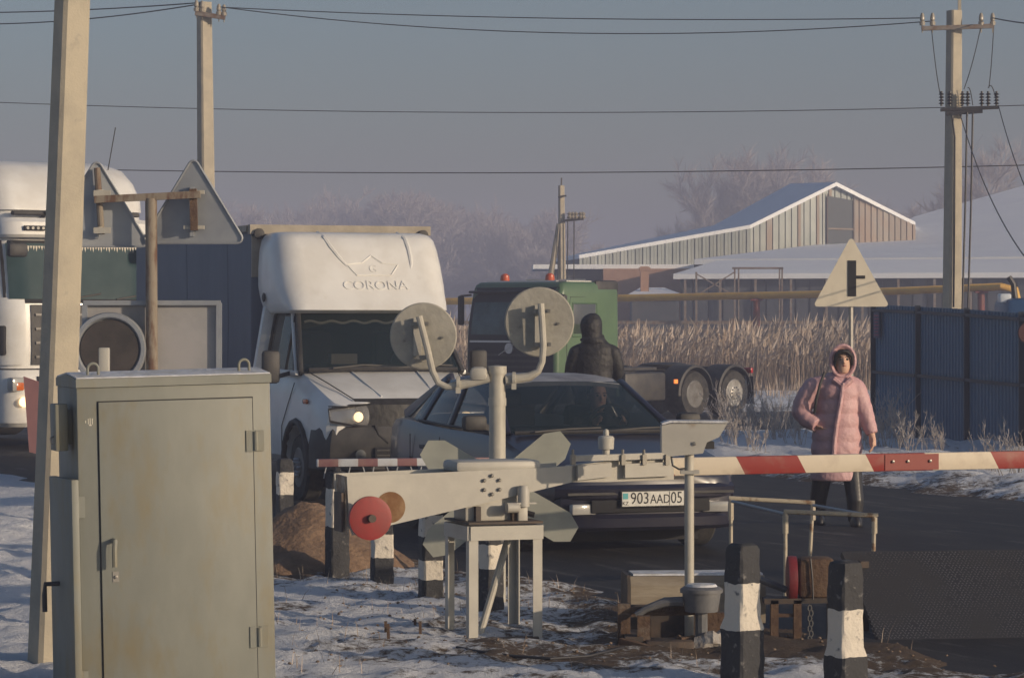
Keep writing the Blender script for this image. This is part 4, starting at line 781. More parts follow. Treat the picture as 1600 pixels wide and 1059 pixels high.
def white_truck():
    r = thing('lorry', 'white high-roofed lorry with dark grille and one headlight lit', 'truck', ((128 - CX) * 41.5 / F, 41.5, 0), -56)
    rows = [(1.15, -2.1, .0, 1.22, .30), (1.4, -2.1, .02, 1.245, .34), (1.9, -2.1, .0, 1.25, .36), (2.2, -2.1, -.04, 1.25, .36), (3.0, -2.1, -.17, 1.22, .34), (3.2, -2.1, -.22, 1.2, .32), (3.5, -2.1, -.4, 1.17, .3), (3.62, -2.1, -.6, 1.1, .3)]
    zloft(MB(), rows, 7).build('cab', m_white, r, sharp=55)
    front_panel('screen_surround', rows, 2.08, 2.98, 1.16, .012, m_int, r)
    front_panel('windscreen', rows, 2.14, 2.94, 1.1, .03, mat('lorry_windscreen', (.04, .07, .075), (.025, .05, .055), scale=1.5, rough=.06, spec=.15), r)  # reflected sky is painted in as a teal base colour
    fr = MB()
    for k in range(48):
        y = -1.0 + k * .0425; q = ring_at(rows, 2.86); fr.add([(q[2] + .036, y - .018, 2.9), (q[2] + .036, y + .018, 2.9), (q[2] + .04, y, 2.855 - .02 * (k % 3))], [(0, 1, 2)])
    fr.build('curtain_fringe', mat('fringe_white', (.6, .57, .5), rough=.9), r)
    for y in (-.2, .55): q = ring_at(rows, 2.2); MB().tube([(q[2] + .05, y, 2.14), (q[2] + .045, y + .5, 2.22)], .014, 5).build('wiper', m_blkp, r)
    front_panel('grille', rows, 1.2, 2.06, .80, .02, m_blkp, r)
    for z in (1.3, 1.5, 1.7, 1.9): front_panel('grille_bar', rows, z, z + .035, .74, .045, mat('grille_grey', (.16, .15, .14), rough=.5), r, nz=1)
    # sun visor with marker lamps
    zloft(MB(), [(3.02, -.5, -.02, 1.2, .3), (3.06, -.5, .02, 1.21, .3), (3.24, -.5, -.02, 1.2, .3), (3.3, -.5, -.1, 1.18, .3)], 6).build('sun_visor', m_white, r)
    for y in (-.75, .75):
        l_ = MB().box((.03, y, 3.15), (.04, .34, .07), bev=.01).build('marker_lamp', m_int, r)
        for k in range(4): MB().lathe([(.003, 0), (.022, 0), (.022, .012), (.003, .012)], (.05, y - .12 + .08 * k, 3.15), (1, 0, 0), 10).build('lens', m_lampg, l_)
    # corner deflectors with vent slots
    for s in (-1, 1):
        c = MB(); V = []
        for z, g in ((1.2, .03), (1.5, .05), (1.85, .05), (2.05, .035), (2.16, .01)):
            q = ring_at(rows, z); V.append([Vector((q[2] - q[4] + (q[4] + g) * math.cos(R(a)), s * (q[3] - q[4] + (q[4] + g) * math.sin(R(a))), z)) for a in range(0, 91, 10)] + [Vector((-.75, s * (q[3] + g), z))])
        c.loft(V, True, False, closed=False).build('corner_deflector', m_white, r)
        MB().box((-.07, s * 1.2, 1.55), (.1, .12, .42), Matrix.Rotation(R(-40 * s), 3, 'Z'), bev=.03).build('vent_slot', m_int, r)
        MB().box((.06, s * .98, .93), (.14, .4, .2), Matrix.Rotation(R(-14 * s), 3, 'Z'), bev=.03).build('headlight_cluster', m_lampg, r)
        MB().box((.125, s * 1.03, .9), (.05, .14, .12), Matrix.Rotation(R(-14 * s), 3, 'Z'), bev=.02).build('indicator', m_org, r)
        MB().lathe([(.005, 0), (.07, 0), (.07, .03), (.005, .04)], (.15, s * .98, .68), (1, 0, 0), 14).build('fog_lamp', m_lit if s < 0 else m_lampg, r)
        MB().tube([(-.1, s * 1.1, 2.95), (.18, s * 1.15, 2.9)], .03, 6).box((.2, s * 1.1, 2.83), (.14, .3, .2), bev=.05).build('kerb_mirror', m_blkp, r)
        MB().box((-.35, s * 1.45, 2.6), (.16, .12, .7), bev=.04).bar((-.35, s * 1.2, 2.85), (-.35, s * 1.45, 2.85), .04, .04).build('mirror', m_blkp, r)
        MB().box((-1.0, s * 1.25, 2.5), (.8, .03, .62), bev=.01).build('side_window', m_glassd, r)
        wheel(r, -1.4, s * 1.05, .5, .3); wheel(r, -5.0, s * 1.0, .5, .5, front=False)
        MB().tube([(-1.4 + .58 * math.cos(R(a)), s * 1.18, .5 + .58 * math.sin(R(a))) for a in range(0, 181, 15)], .07, 8).build('front_mudguard', m_white, r)
    zloft(MB(), [(.32, -.6, .06, 1.2, .3), (.38, -.6, .12, 1.24, .32), (.8, -.6, .14, 1.25, .34), (1.06, -.6, .1, 1.25, .34), (1.13, -.6, .05, 1.23, .32)], 6).build('bumper', m_white, r)
    MB().box((.13, 0, .65), (.04, 1.2, .3), bev=.02).build('bumper_grille', m_int, r); MB().box((.12, 0, 1.0), (.03, 1.5, .08)).build('bumper_slot', m_int, r)
    # roof spoiler with dark gap below
    zloft(MB(), [(3.42, -2.2, -.28, 1.2, .3), (3.6, -2.2, -.32, 1.22, .34), (3.85, -2.2, -.5, 1.2, .36), (4.05, -2.2, -.75, 1.14, .36), (4.16, -2.2, -1.1, 1.0, .34)], 6).build('roof_spoiler', m_white, r, sharp=60)
    for y in (-.5, .5): MB().tube([(-.3, y, 3.3), (-.1, y, 3.4), (-.05, y + .3, 3.4)], .03, 6).build('air_horn', m_blkp, r)
    MB().box((-.2, 0, 3.37), (.12, 2.0, .06), bev=.02).build('roof_gap_trim', m_blkp, r)
    MB().tube([(-.6, .6, 3.5), (-.95, 1.0, 4.7)], .008, 5).build('aerial', m_blkp, r)
    MB().bar((-.6, .4, .8), (-6.0, .4, .8), .1, .28).bar((-.6, -.4, .8), (-6.0, -.4, .8), .1, .28).build('chassis_rail', m_blkp, r)
    MB().box((-1.0, 0, .85), (1.9, 2.0, .6)).build('engine_bay', m_int, r)
    MB().box((-7.6, 0, 2.55), (9.6, 2.5, 2.7), bev=.05).build('trailer_body', mat('trailer_side', (.4, .41, .43), (.3, .31, .33), scale=1, rough=.6), r)
    for x in (-9.5, -10.8):
        for s in (-1, 1): wheel(r, x, s * 1.0, .5, .4, front=False)
white_truck()
# ---------------------------------------------------------------- foreground railway things
m_cab = mat('cabinet_paint', (.175, .183, .16), (.2, .208, .182), scale=3, rough=.55, bump=.03, bscale=150, stretch=(1.6, 1.6, .6), c3=(.19, .165, .1), s3=3.2, lo3=.5, hi3=.72)
m_grey = mat('barrier_grey_paint', (.46, .445, .395), (.40, .385, .345), scale=4, rough=.5, bump=.03, bscale=90, c3=(.30, .24, .18), s3=5, lo3=.66, hi3=.8)
m_galv = mat('grey_pipe_paint', (.46, .44, .38), (.38, .36, .31), scale=7, rough=.5, c3=(.25, .17, .11), s3=9, lo3=.66, hi3=.76)
m_disc = mat('disc_back', (.37, .355, .31), (.29, .28, .245), scale=6, rough=.65, bump=.2, bscale=30); m_bolt = mat('bolt_steel', (.25, .24, .22), rough=.4, metal=.6)
m_rust = mat('rusty_steel', (.075, .042, .026), (.12, .075, .045), scale=9, rough=.85, bump=.4, bscale=50, c3=(.2, .17, .14), s3=4, lo3=.6, hi3=.75)
m_tubew = mat('peeling_tube', (.45, .40, .31), (.22, .13, .07), scale=10, rough=.6, lo=.55, hi=.66); m_dkst = mat('dark_steel', (.05, .042, .038), (.1, .07, .05), scale=7, rough=.7)
m_frost = mat('frost_snow', (.62, .64, .68), (.48, .48, .47), scale=12, rough=.8, bump=.4, bscale=40)
# leaning concrete post
lp = thing('concrete_pole', 'leaning concrete pole standing beside the relay cabinet', 'utility pole')
a = GP(75, 1045); b = P(113, 0, 15.2); d = (b - a); sqpole(lp, a - d.normalized() * .3, a + d * 2.0, .18, .125, 33)
# relay cabinet
cb = thing('relay_cabinet', 'tall grey-green steel relay cabinet with shut front door', 'cabinet', (-1.995, 13.4, -.02), 20); cb.rotation_euler = (0, R(-1.2), R(20))
W, DP, H = .93, .46, 1.545
MB().box((W / 2, DP / 2, H / 2), (W, DP, H), bev=.006).build('body', m_cab, cb)
lid = MB(); lid.prism([(-.012, 0), (DP + .01, 0), (DP + .01, .04), (DP / 2, .06), (-.012, .04)], (W + .004, 0, H), (0, 1, 0), (0, 0, 1), -(W + .008)); ld = lid.build('lid', m_cab, cb)
MB().prism([(-.006, .0415), (DP / 2, .0615), (DP + .005, .042), (DP + .005, .048), (DP / 2, .069), (-.002, .047)], (W, 0, H), (0, 1, 0), (0, 0, 1), -W).build('snow_cap', m_frost, ld)
for x in (.1, W - .1): MB().tube([(x - .025, .1, H + .05)] + [(x + .025 * math.cos(R(q)), .1, H + .085 + .025 * math.sin(R(q))) for q in range(180, -1, -20)] + [(x + .025, .1, H + .05)], .007, 8).build('lifting_lug', m_cab, ld)
x0, x1, z1 = .10, .838, 1.475
MB().box(((x0 + x1) / 2, -.0015, z1 / 2 + .02), (x1 - x0 + .01, .003, z1 - .03)).build('door_gap', m_int, cb)
dr = MB().box(((x0 + x1) / 2, -.006, z1 / 2 + .02), (x1 - x0, .012, z1 - .04), bev=.003).build('door', m_cab, cb)
MB().tube([(.155, -.01, .83), (.155, -.062, .83), (.15, -.066, .79), (.15, -.066, .71)], .012, 8).build('handle', m_cab, dr)
MB().box((.165, -.013, .66), (.03, .004, .05)).lathe([(.008, 0), (.008, -.008), (.002, -.009)], (.165, -.015, .66), (0, 1, 0), 10).build('lock_plate', m_bolt, dr)
for z in (1.27, .34): MB().box((x1 - .012, -.014, z), (.045, .008, .1)).box((x1 + .035, -.004, z), (.04, .008, .1)).lathe([(.013, -.045), (.013, .045)], (x1 + .012, -.018, z), n=10).build('hinge', m_cab, dr)
for k, (dx, h) in enumerate(((0, .012), (.012, .026), (.021, .03), (.031, .028))): MB().box((.04 + dx, -.0015, 1.385 + h * .1), (.0035, .002, h)).build('paint_mark', mat('paint_mark', (.6, .57, .48), rough=.7), cb)
MB().box((.05 + .012, -.0015, 1.37), (.012, .002, .005)).build('paint_mark', _M['paint_mark'], cb)
sd = MB().box((-.035, .17, .56), (.035, .40, 1.12), Matrix.Rotation(R(4), 3, 'Z'), bev=.004).build('side_door', m_cab, cb)
MB().tube([(-.05, .22, .62), (-.12, .23, .62), (-.125, .23, .57), (-.125, .23, .49)], .012, 8).build('handle', m_dark, sd)
for z in (.99, .18): MB().box((.012, -.006, z), (.03, .012, .1)).box((-.012, .0, z), (.03, .012, .07)).build('hinge', m_cab, sd)
mbx = MB().box((-.055, .15, 1.36), (.06, .13, .22), bev=.006).box((-.01, .17, 1.36), (.03, .1, .16)).build('side_box', m_cab, cb)
MB().tube([(-.08, .14, 1.32), (-.1, .13, 1.31), (-.095, .13, 1.28)], .005, 6).build('latch', m_bolt, mbx)
# pink board behind the pole
pk = thing('pink_board', 'pink painted metal board on a stake behind the concrete pole', 'board', (*P(72, 0, 18.0).xy, 0))
pln = Plane(pk.location, -18); q = [pln.pix(x, y) for x, y in ((38, 588), (90, 606), (92, 716), (47, 706))]
MB().prism([(x, z) for x, z in q], (0, 0, 0), (math.cos(R(-18)), math.sin(R(-18)), 0), (0, 0, 1), .012).build('panel', mat('pink_paint', (.52, .25, .22), (.44, .22, .2), scale=5, rough=.6), pk)
MB().bar((.03, .05, 0), (.03, .05, 1.35), .04, .04).build('stake', m_steel, pk)
# sign post with two triangular sign backs and boards
D = 24.3; sp = thing('sign_post', 'rusty post with two triangular sign backs and a board below', 'sign', (*P(239, 0, D).xy, 0))
def lo(px, py, y=0): v = P(px, py, D); return Vector((v.x - sp.location.x, y, v.z))
m_alu = mat('sign_back', (.34, .36, .38), (.28, .3, .33), scale=3, rough=.5, metal=.3); m_rpipe = mat('rust_flaked_pipe', (.23, .195, .15), (.12, .065, .04), scale=6, rough=.75, lo=.47, hi=.62, stretch=(2, 2, .6))
MB().tube([(0, 0, -.1), lo(236, 310)], .05, 14).build('post', m_rpipe, sp)
MB().bar(lo(148, 312, -.01), lo(313, 304, -.01), .05, .06).build('crossbar', m_rpipe, sp)
for px, bt, tp_, nm, rz_ in ((148, 385, 250, 'l', 8), (300, 380, 247, 'r', -6)):
    c = lo(px, bt, .13); hgt = (bt - tp_) * D / F + .03; S = 168 * D / F
    u = Vector((math.cos(R(rz_)), math.sin(R(rz_)), 0)); s_ = MB().prism(rtri(S, hgt, .045), c, u, (0, 0, 1), .006).build('triangle_sign', m_alu, sp)
    tri = rtri(S - .01, hgt - .008, .042); rim = [c + u * x + Vector((0, 0, z + .004)) + Vector((0, -.014, 0)) for x, z in tri]; MB().tube(rim + rim[:1], .011, 6).build('rim', m_alu, s_)
    if nm == 'l':
        MB().tube([lo(150, 262, .06), lo(157, 366, .06)], .028, 10).build('bracket_pipe', m_rpipe, s_)
        for y in (302, 360): MB().bar(lo(146, y, .02), lo(172, y, .02), .03, .05).lathe([(.036, -.03), (.036, .03)], lo(154, y, .06), n=12).build('clamp', m_galv, s_)
        MB().box(lo(149, 330, .1), (.035, .04, .45)).build('stiffener', m_alu, s_)
    else:
        MB().bar(lo(301, 295, .03), lo(303, 360, .03), .06, .05, up=(0, 1, 0)).build('bracket_bar', m_rust, s_)
        for y in (300, 355): MB().bar(lo(286, y, .06), lo(318, y, .06), .05, .03).build('clamp', m_galv, s_)
        MB().box(lo(298, 330, .1), (.035, .04, .42)).build('stiffener', m_alu, s_)
c0, c1 = lo(131, 472), lo(341, 600); fb_ = MB().box(((c0.x + c1.x) / 2, .1, (c0.z + c1.z) / 2), (c1.x - c0.x, .006, c0.z - c1.z)).build('lower_board', mat('board_back', (.36, .35, .35), (.3, .3, .3), scale=3, rough=.6), sp)
for p_, q_ in ((lo(129, 473, .07), lo(343, 473, .07)), (lo(341, 473, .07), lo(341, 602, .07)), (lo(131, 473, .07), lo(131, 602, .07))): MB().bar(p_, q_, .045, .04).build('board_frame', m_alu, fb_)
rd = MB().lathe([(.01, .02), (.25, .02), (.25, .0), (.27, -.03), (.30, -.03), (.31, .0), (.31, .03), (.01, .03)], lo(172, 545, -.03), (0, 1, 0), 36).build('round_housing', m_alu, sp)
MB().lathe([(.005, .0), (.245, .0), (.245, .012), (.005, .012)], lo(172, 545, -.045), (0, 1, 0), 36).build('dark_centre', mat('dark_disc', (.035, .03, .027), (.06, .05, .045), scale=5, rough=.7), rd)  # plain disc, darker than the ring round it
st_ = thing('stub_post', 'short white square stub post behind the cabinet', 'post', (*P(163, 0, 17).xy, 0)); zt = P(0, 543, 17).z
MB().box((0, 0, zt / 2), (.06, .06, zt), bev=.008).build('shaft', m_grey, st_)
# ---------------------------------------------------------------- striped concrete posts
def band_mat(name, cuts, first_black):
    """painted bands along local z, edges slightly ragged"""
    m = bpy.data.materials.new(name); m.use_nodes = True; n = m.node_tree.nodes; l = m.node_tree.links; b = n['Principled BSDF']; b.inputs['Roughness'].default_value = .8
    tc = n.new('ShaderNodeTexCoord'); sx = n.new('ShaderNodeSeparateXYZ'); l.new(tc.outputs['Object'], sx.inputs[0])
    nz = n.new('ShaderNodeTexNoise'); nz.inputs['Scale'].default_value = 14; l.new(tc.outputs['Object'], nz.inputs[0])
    mm = n.new('ShaderNodeMath'); mm.operation = 'MULTIPLY_ADD'; l.new(nz.outputs[0], mm.inputs[0]); mm.inputs[1].default_value = .03; l.new(sx.outputs[2], mm.inputs[2])
    rp = n.new('ShaderNodeValToRGB'); rp.color_ramp.interpolation = 'CONSTANT'; l.new(mm.outputs[0], rp.inputs[0]); bk, wh = (.035, .036, .04, 1), (.62, .57, .49, 1)
    e = rp.color_ramp.elements; e[0].position = 0; e[0].color = bk if first_black else wh; e.remove(e[1]); k = first_black
    for c in cuts: k = not k; q = e.new(c + .015); q.color = bk if k else wh
    n2 = n.new('ShaderNodeTexNoise'); n2.inputs['Scale'].default_value = 24; n2.inputs['Detail'].default_value = 8; l.new(tc.outputs['Object'], n2.inputs[0])
    mr = n.new('ShaderNodeMapRange'); mr.inputs[1].default_value = .62; mr.inputs[2].default_value = .72; l.new(n2.outputs[0], mr.inputs[0])
    mx = n.new('ShaderNodeMix'); mx.data_type = 'RGBA'; l.new(mr.outputs[0], mx.inputs[0]); l.new(rp.outputs[0], mx.inputs[6]); mx.inputs[7].default_value = (.17, .165, .16, 1); l.new(mx.outputs[2], b.inputs['Base Color'])
    bp = n.new('ShaderNodeBump'); bp.inputs['Strength'].default_value = .8; bp.inputs['Distance'].default_value = .015; l.new(n2.outputs[0], bp.inputs['Height']); l.new(bp.outputs[0], b.inputs['Normal']); return m
def striped(px, top, bot, wpx, cuts, fb, rz, label, foot=0):
    g_ = GP(px, bot); D = g_.y; H = (bot - top) * D / F; w_ = wpx * D / F * .82; rnd = random.Random(px); rings = []
    zs = [-.15] + [H * k / 14 for k in range(13)] + [H * .955, H * .985, H]
    for i, z in enumerate(zs):
        k = w_ / 2 * (1.0 - .08 * max(0, z) / H)
        if foot and z < foot: k *= 1.18
        if i >= len(zs) - 3: k *= (.97, .86, .6)[i - len(zs) + 3]
        e = k * .86; rings.append([Vector((x + rnd.uniform(-.004, .004), y + rnd.uniform(-.004, .004), z)) for x, y in ((-k, -e), (-e, -k), (0, -k), (e, -k), (k, -e), (k, 0), (k, e), (e, k), (0, k), (-e, k), (-k, e), (-k, 0))])
    o = MB().loft(rings, True).build('striped_post', band_mat('post_bands_%d' % px, [c * D / F for c in cuts], fb), sharp=32); o.location = (g_.x, D, 0); o.rotation_euler = (0, 0, R(rz)); return tag(o, label, 'post')
striped(445, 716, 850, 30, [78, 112], True, 20, 'striped post with broad white band behind the soil heap')
striped(527, 736, 910, 38, [88, 147], True, 25, 'striped post carrying the end of the distant barrier boom')
striped(597, 770, 920, 40, [50, 86, 118], True, 12, 'short striped post below the red counterweight disc')
striped(673, 776, 945, 42, [40, 71, 107, 140], True, 14, 'striped post with two white bands beneath the counterweight beam')
striped(767, 800, 968, 38, [80, 118], True, 40, 'striped post seen through the barrier stand frame')
striped(1160, 848, 1078, 54, [95, 168], True, 38, 'striped post with broken edge beside the dark junction box', .33)
striped(1321, 875, 1085, 54, [60, 134], True, 32, 'striped post with cracked top before the tread plate ramp', .21)
# ---------------------------------------------------------------- distant boom with hanging fringe
def stripe_mat(name, period, red, white, slope, off=0, duty=.5):
    m = bpy.data.materials.new(name); m.use_nodes = True; n = m.node_tree.nodes; l = m.node_tree.links; b = n['Principled BSDF']; b.inputs['Roughness'].default_value = .5
    tc = n.new('ShaderNodeTexCoord'); sx = n.new('ShaderNodeSeparateXYZ'); l.new(tc.outputs['Object'], sx.inputs[0])
    a_ = n.new('ShaderNodeMath'); a_.operation = 'MULTIPLY_ADD'; l.new(sx.outputs[2], a_.inputs[0]); a_.inputs[1].default_value = slope; l.new(sx.outputs[0], a_.inputs[2])
    c_ = n.new('ShaderNodeMath'); c_.operation = 'ADD'; l.new(a_.outputs[0], c_.inputs[0]); c_.inputs[1].default_value = off + 50 * period
    d_ = n.new('ShaderNodeMath'); d_.operation = 'MODULO'; l.new(c_.outputs[0], d_.inputs[0]); d_.inputs[1].default_value = period
    e_ = n.new('ShaderNodeMath'); e_.operation = 'LESS_THAN'; l.new(d_.outputs[0], e_.inputs[0]); e_.inputs[1].default_value = period * duty
    nz = n.new('ShaderNodeTexNoise'); nz.inputs['Scale'].default_value = 11; nz.inputs['Detail'].default_value = 6; l.new(tc.outputs['Object'], nz.inputs[0])
    x = n.new('ShaderNodeMix'); x.data_type = 'RGBA'; l.new(e_.outputs[0], x.inputs[0]); x.inputs[6].default_value = (*white, 1); x.inputs[7].default_value = (*red, 1)
    mr = n.new('ShaderNodeMapRange'); mr.inputs[1].default_value = .5; mr.inputs[2].default_value = .85; mr.inputs[4].default_value = .55; l.new(nz.outputs[0], mr.inputs[0])
    y = n.new('ShaderNodeMix'); y.data_type = 'RGBA'; l.new(mr.outputs[0], y.inputs[0]); l.new(x.outputs[2], y.inputs[6]); y.inputs[7].default_value = (.3, .22, .17, 1); l.new(y.outputs[2], b.inputs['Base Color']); return m
fbm = thing('far_barrier_boom', 'second red and white barrier boom with hanging fringe behind the counterweight', 'barrier', (*P(497, 0, 20.2).xy, P(0, 723, 20.2).z), 12)
MB().box((.62, 0, 0), (1.26, .05, .055), bev=.006).build('boom', stripe_mat('far_stripes', .28, (.2, .095, .1), (.46, .48, .51), 0), fbm)
for k in range(9): MB().bar((.06 + k * .085, 0, -.02), (.06 + k * .085 + (.03 if k % 2 else -.02), 0, -.11), .006, .008).build('fringe_rod', m_alu, fbm)
MB().bar((.14, 0, -.03), (.14, 0, -.10), .03, .06).build('rest_bracket', m_dark, fbm)
MB().tube([(1.22, .03, 0), (1.22, .03, -fbm.location.z - .1)], .03, 8).build('support', m_galv, fbm)
# ---------------------------------------------------------------- crossing signal with crossbuck (seen from behind)
D = 18.2; sg = thing('crossing_signal', 'level crossing signal mast with two round lamp backs and crossbuck', 'signal', (*P(777, 0, D).xy, 0))
def ls(px, py, y=0): v = P(px, py, D); return Vector((v.x - sg.location.x, y, v.z))
zt = ls(777, 572).z; MB().lathe([(.057, -.1), (.055, 0), (.053, zt - .25), (.058, zt - .25), (.058, zt - .2), (.053, zt - .2), (.052, zt - .05), (.06, zt - .05), (.06, zt), (.01, zt + .006)], (0, 0, 0), n=18).build('mast', m_galv, sg)
for pts, (dx, dy), rr_ in (([(765, 590), (745, 595), (716, 602), (698, 604), (685, 598), (676, 580), (668, 545), (655, 494)], (661, 525), .213), ([(790, 594), (805, 592), (828, 588), (841, 580), (847, 565), (849, 540), (847, 505), (845, 474)], (843, 503), .222)):
    MB().tube([ls(x, y, -.02) for x, y in pts], [.03] * 3 + [.022] * 5, 10).build('arm_pipe', m_galv, sg)
    c = ls(dx, dy, .075); dk = MB().lathe([(.003, 0), (rr_ - .008, 0), (rr_, .006), (rr_, .012), (.003, .012)], c, (0, 1, 0), 44).build('lamp_backboard', m_disc, sg)
    MB().lathe([(.1, .012), (.1, .1), (.12, .25), (.115, .25), (.095, .1)], c, (0, 1, 0), 20).build('lamp_hood', m_blkp, dk)
    mxx = ls(pts[-1][0], pts[-1][1] + 25); MB().box(mxx + Vector((-.012, .055, -.03)), (.05, .03, .24)).build('mount_plate', m_grey, dk)
    for k in (0, 1):
        q = ls(pts[-1][0] + (6 if dx < 700 else 1) * k * 1.3, pts[-1][1] + 12 + 52 * k, .0); MB().bar(q + Vector((-.05, .01, 0)), q + Vector((.06, .01, 0)), .04, .025).lathe([(.008, -.03), (.008, .05)], q + Vector((.045, .0, 0)), (0, 1, 0), 8).build('clamp', m_bolt, dk)
    for ox, oy in ((-.12, -.03), (.12, -.01)): MB().lathe([(.009, -.012), (.009, 0)], c + Vector((ox, -.001, oy)), (0, 1, 0), 8).build('bolt', m_bolt, dk)
for px in (716, 803): q = ls(px, 598 if px < 750 else 592, -.02); MB().lathe([(.036, -.012), (.046, -.01), (.046, .01), (.036, .012)], q, (1, 0, 0), 14).box(q + Vector((0, 0, -.04)), (.03, .07, .05)).build('pipe_flange', m_galv, sg)
MB().box(ls(748, 584, -.02), (.11, .1, .09), bev=.03).build('bell_box', m_grey, sg)
m_xb = mat('crossbuck_back', (.36, .37, .32), (.30, .31, .27), scale=4, rough=.6)
for (ax, ay), (bx_, by_) in (((662, 700), (898, 836)), ((884, 684), (668, 862))):
    a, b = ls(ax, ay, .09), ls(bx_, by_, .09 if ax < 800 else .1); dd = b - a; L = dd.length; uu = dd.normalized(); vv = Vector((-uu.z, 0, uu.x)); h = .105
    MB().prism([(.0, -h * .5), (.0, h * .5), (.09, h), (L - .09, h), (L, h * .5), (L, -h * .5), (L - .09, -h), (.09, -h)], a, uu, vv, .006).build('crossbuck_board', m_xb, sg)
MB().box(ls(777, 768, .06), (.16, .05, .2)).build('crossbuck_bracket', m_grey, sg)
# ---------------------------------------------------------------- barrier machine
O = Vector((-.075, 16.6, 0)); ANG = 19; PLN = Plane(O, ANG); bmach = thing('barrier_machine', 'grey barrier machine on frame stand with lowered red and white boom', 'barrier', O, ANG)
def lb(px, py, y=0): x, z = PLN.pix(px, py, y); return Vector((x, y, z))
yf = -.13
sx0, sx1 = lb(739, 0, yf - .1).x, lb(839, 0, yf - .1).x; ztop = lb(780, 832, yf - .1).z
stand = MB()
for x in (sx0, sx1):
    for y in (-.24, .2):
        s_ = 1 if x == sx0 else -1; t_ = 1 if y < 0 else -1
        MB().box((x, y, ztop / 2), (.055, .007, ztop)).box((x - s_ * .024, y + t_ * .027, ztop / 2), (.007, .052, ztop)).build('stand_leg', m_grey, bmach)
for a, b in (((sx0 - .02, -.245), (sx1 + .02, -.245)), ((sx0 - .02, .205), (sx1 + .02, .205)), ((sx0 - .03, -.24), (sx0 - .03, .2)), ((sx1 + .03, -.24), (sx1 + .03, .2))): MB().bar((*a, ztop), (*b, ztop), .012, .08).build('top_rail', m_grey, bmach)
for y in (-.24, .2): MB().bar((sx0, y, .03), (sx1, y, .03), .05, .02).build('foot_rail', m_dkst, bmach)
MB().tube([(sx0 + .3, .0, ztop - .02), (sx0 + .08, -.1, .03)], .021, 10).build('diagonal_brace', m_galv, bmach)
MB().box(((sx0 + sx1) / 2, -.02, ztop + .056), (sx1 - sx0 + .06, .46, .012)).build('top_plate', m_dkst, bmach)
for x in (sx0 + .06, sx0 + .28, sx1 - .1): MB().box((x, -.12, ztop + .1), (.03, .06, .09)).build('mount_foot', m_dkst, bmach)
for x, y in ((sx0 + .12, .08), (sx0 + .25, .05)): MB().tube([(x, y, ztop + .06), (x + .1, y, ztop + .11), (x + .2, y - .05, ztop + .08)], .018, 6).build('cable_loop', m_dark, bmach)
g0, g1 = lb(734, 778, yf), lb(808, 806, yf); MB().box(((g0.x + g1.x) / 2, .0, (g0.z + g1.z) / 2), (g1.x - g0.x + .04, .22, g0.z - g1.z + .05), bev=.01).build('gearbox', m_grey, bmach)
h0 = lb(818, 772, yf - .05); MB().lathe([(.03, -.07), (.035, -.07), (.035, .03), (.025, .05), (.005, .05)], h0, n=12).bar(h0 + Vector((-.05, 0, -.05)), h0 + Vector((.07, 0, -.05)), .05, .01).box(h0 + Vector((.0, .03, -.12)), (.06, .05, .1), bev=.01).build('latch_unit', m_grey, bmach)
MB().lathe([(.03, -.02), (.03, .05), (.012, .06)], lb(797, 793, yf - .06), (1, 0, 0), 12).build('shaft_end', m_grey, bmach)
# tapered counterweight beam: two cheek plates with web
poly = [(541, 744), (838, 731), (892, 727), (892, 753), (838, 766), (733, 791), (613, 819), (550, 836), (545, 822)]
pl_ = [lb(x, y, yf) for x, y in poly]
MB().prism([(v.x, v.z) for v in pl_], (0, yf, 0), (1, 0, 0), (0, 0, 1), .012).build('cheek_plate', m_grey, bmach)
MB().prism([(v.x, v.z + .004) for v in pl_], (0, .13, 0), (1, 0, 0), (0, 0, 1), .012).build('cheek_plate', m_grey, bmach)
web = [v for v in (lb(552, 750, yf), lb(838, 738, yf), lb(888, 733, yf), lb(888, 748, yf), lb(838, 760, yf), lb(733, 784, yf), lb(613, 812, yf), lb(556, 826, yf))]
MB().prism([(v.x, v.z) for v in web], (0, .117, 0), (1, 0, 0), (0, 0, 1), .233).build('beam_web', m_grey, bmach)
e0, e1 = lb(541, 744, yf), lb(547, 834, yf); MB().prism([(-.0, e1.z), (.0, e0.z), (.2, e0.z + .004), (.2, e1.z)], (e0.x - .006, yf + .002, 0), (0, 1, 0), (0, 0, 1), .01).build('end_plate', mat('worn_end_plate', (.42, .36, .27), (.2, .12, .07), scale=9, rough=.7), bmach)
MB().box(lb(531, 800, yf) + Vector((0.01, .06, 0)), (.012, .16, .22)).build('end_weight', m_dkst, bmach)
c0, c1 = lb(706, 716, -.05), lb(838, 735, -.05)
MB().box(((c0.x + c1.x) / 2, .0, (c0.z + c1.z) / 2 - .006), (c1.x - c0.x, .27, (c0.z - c1.z) * .8), bev=.022).build('top_cover', m_grey, bmach)
for k in range(6): a = R(30 + 60 * k); q = lb(767, 757, yf) + Vector((.053 * math.cos(a), -.014, .053 * math.sin(a))); MB().lathe([(.011, .0), (.011, -.012), (.006, -.018), (.001, -.018)], q, (0, 1, 0), 8).build('bolt', m_bolt, bmach)
rc = lb(609, 792, yf); MB().lathe([(.002, -.0140), (.088, -.0140), (.088, -.012), (.002, -.012)], rc, (0, 1, 0), 30).build('rust_patch', mat('rust_stain', (.17, .08, .03), (.26, .16, .08), scale=9, rough=.85), bmach)
cc = lb(578, 809, yf - .16); cw = MB().lathe([(.002, -.02), (.10, -.02), (.122, -.016), (.122, .012), (.118, .02), (.002, .02)], (cc.x, yf - .16, cc.z), (0, 1, 0), 40).build('counterweight_disc', mat('counterweight_red', (.26, .014, .013), (.2, .018, .015), scale=7, rough=.5, bump=.03, bscale=60), bmach)
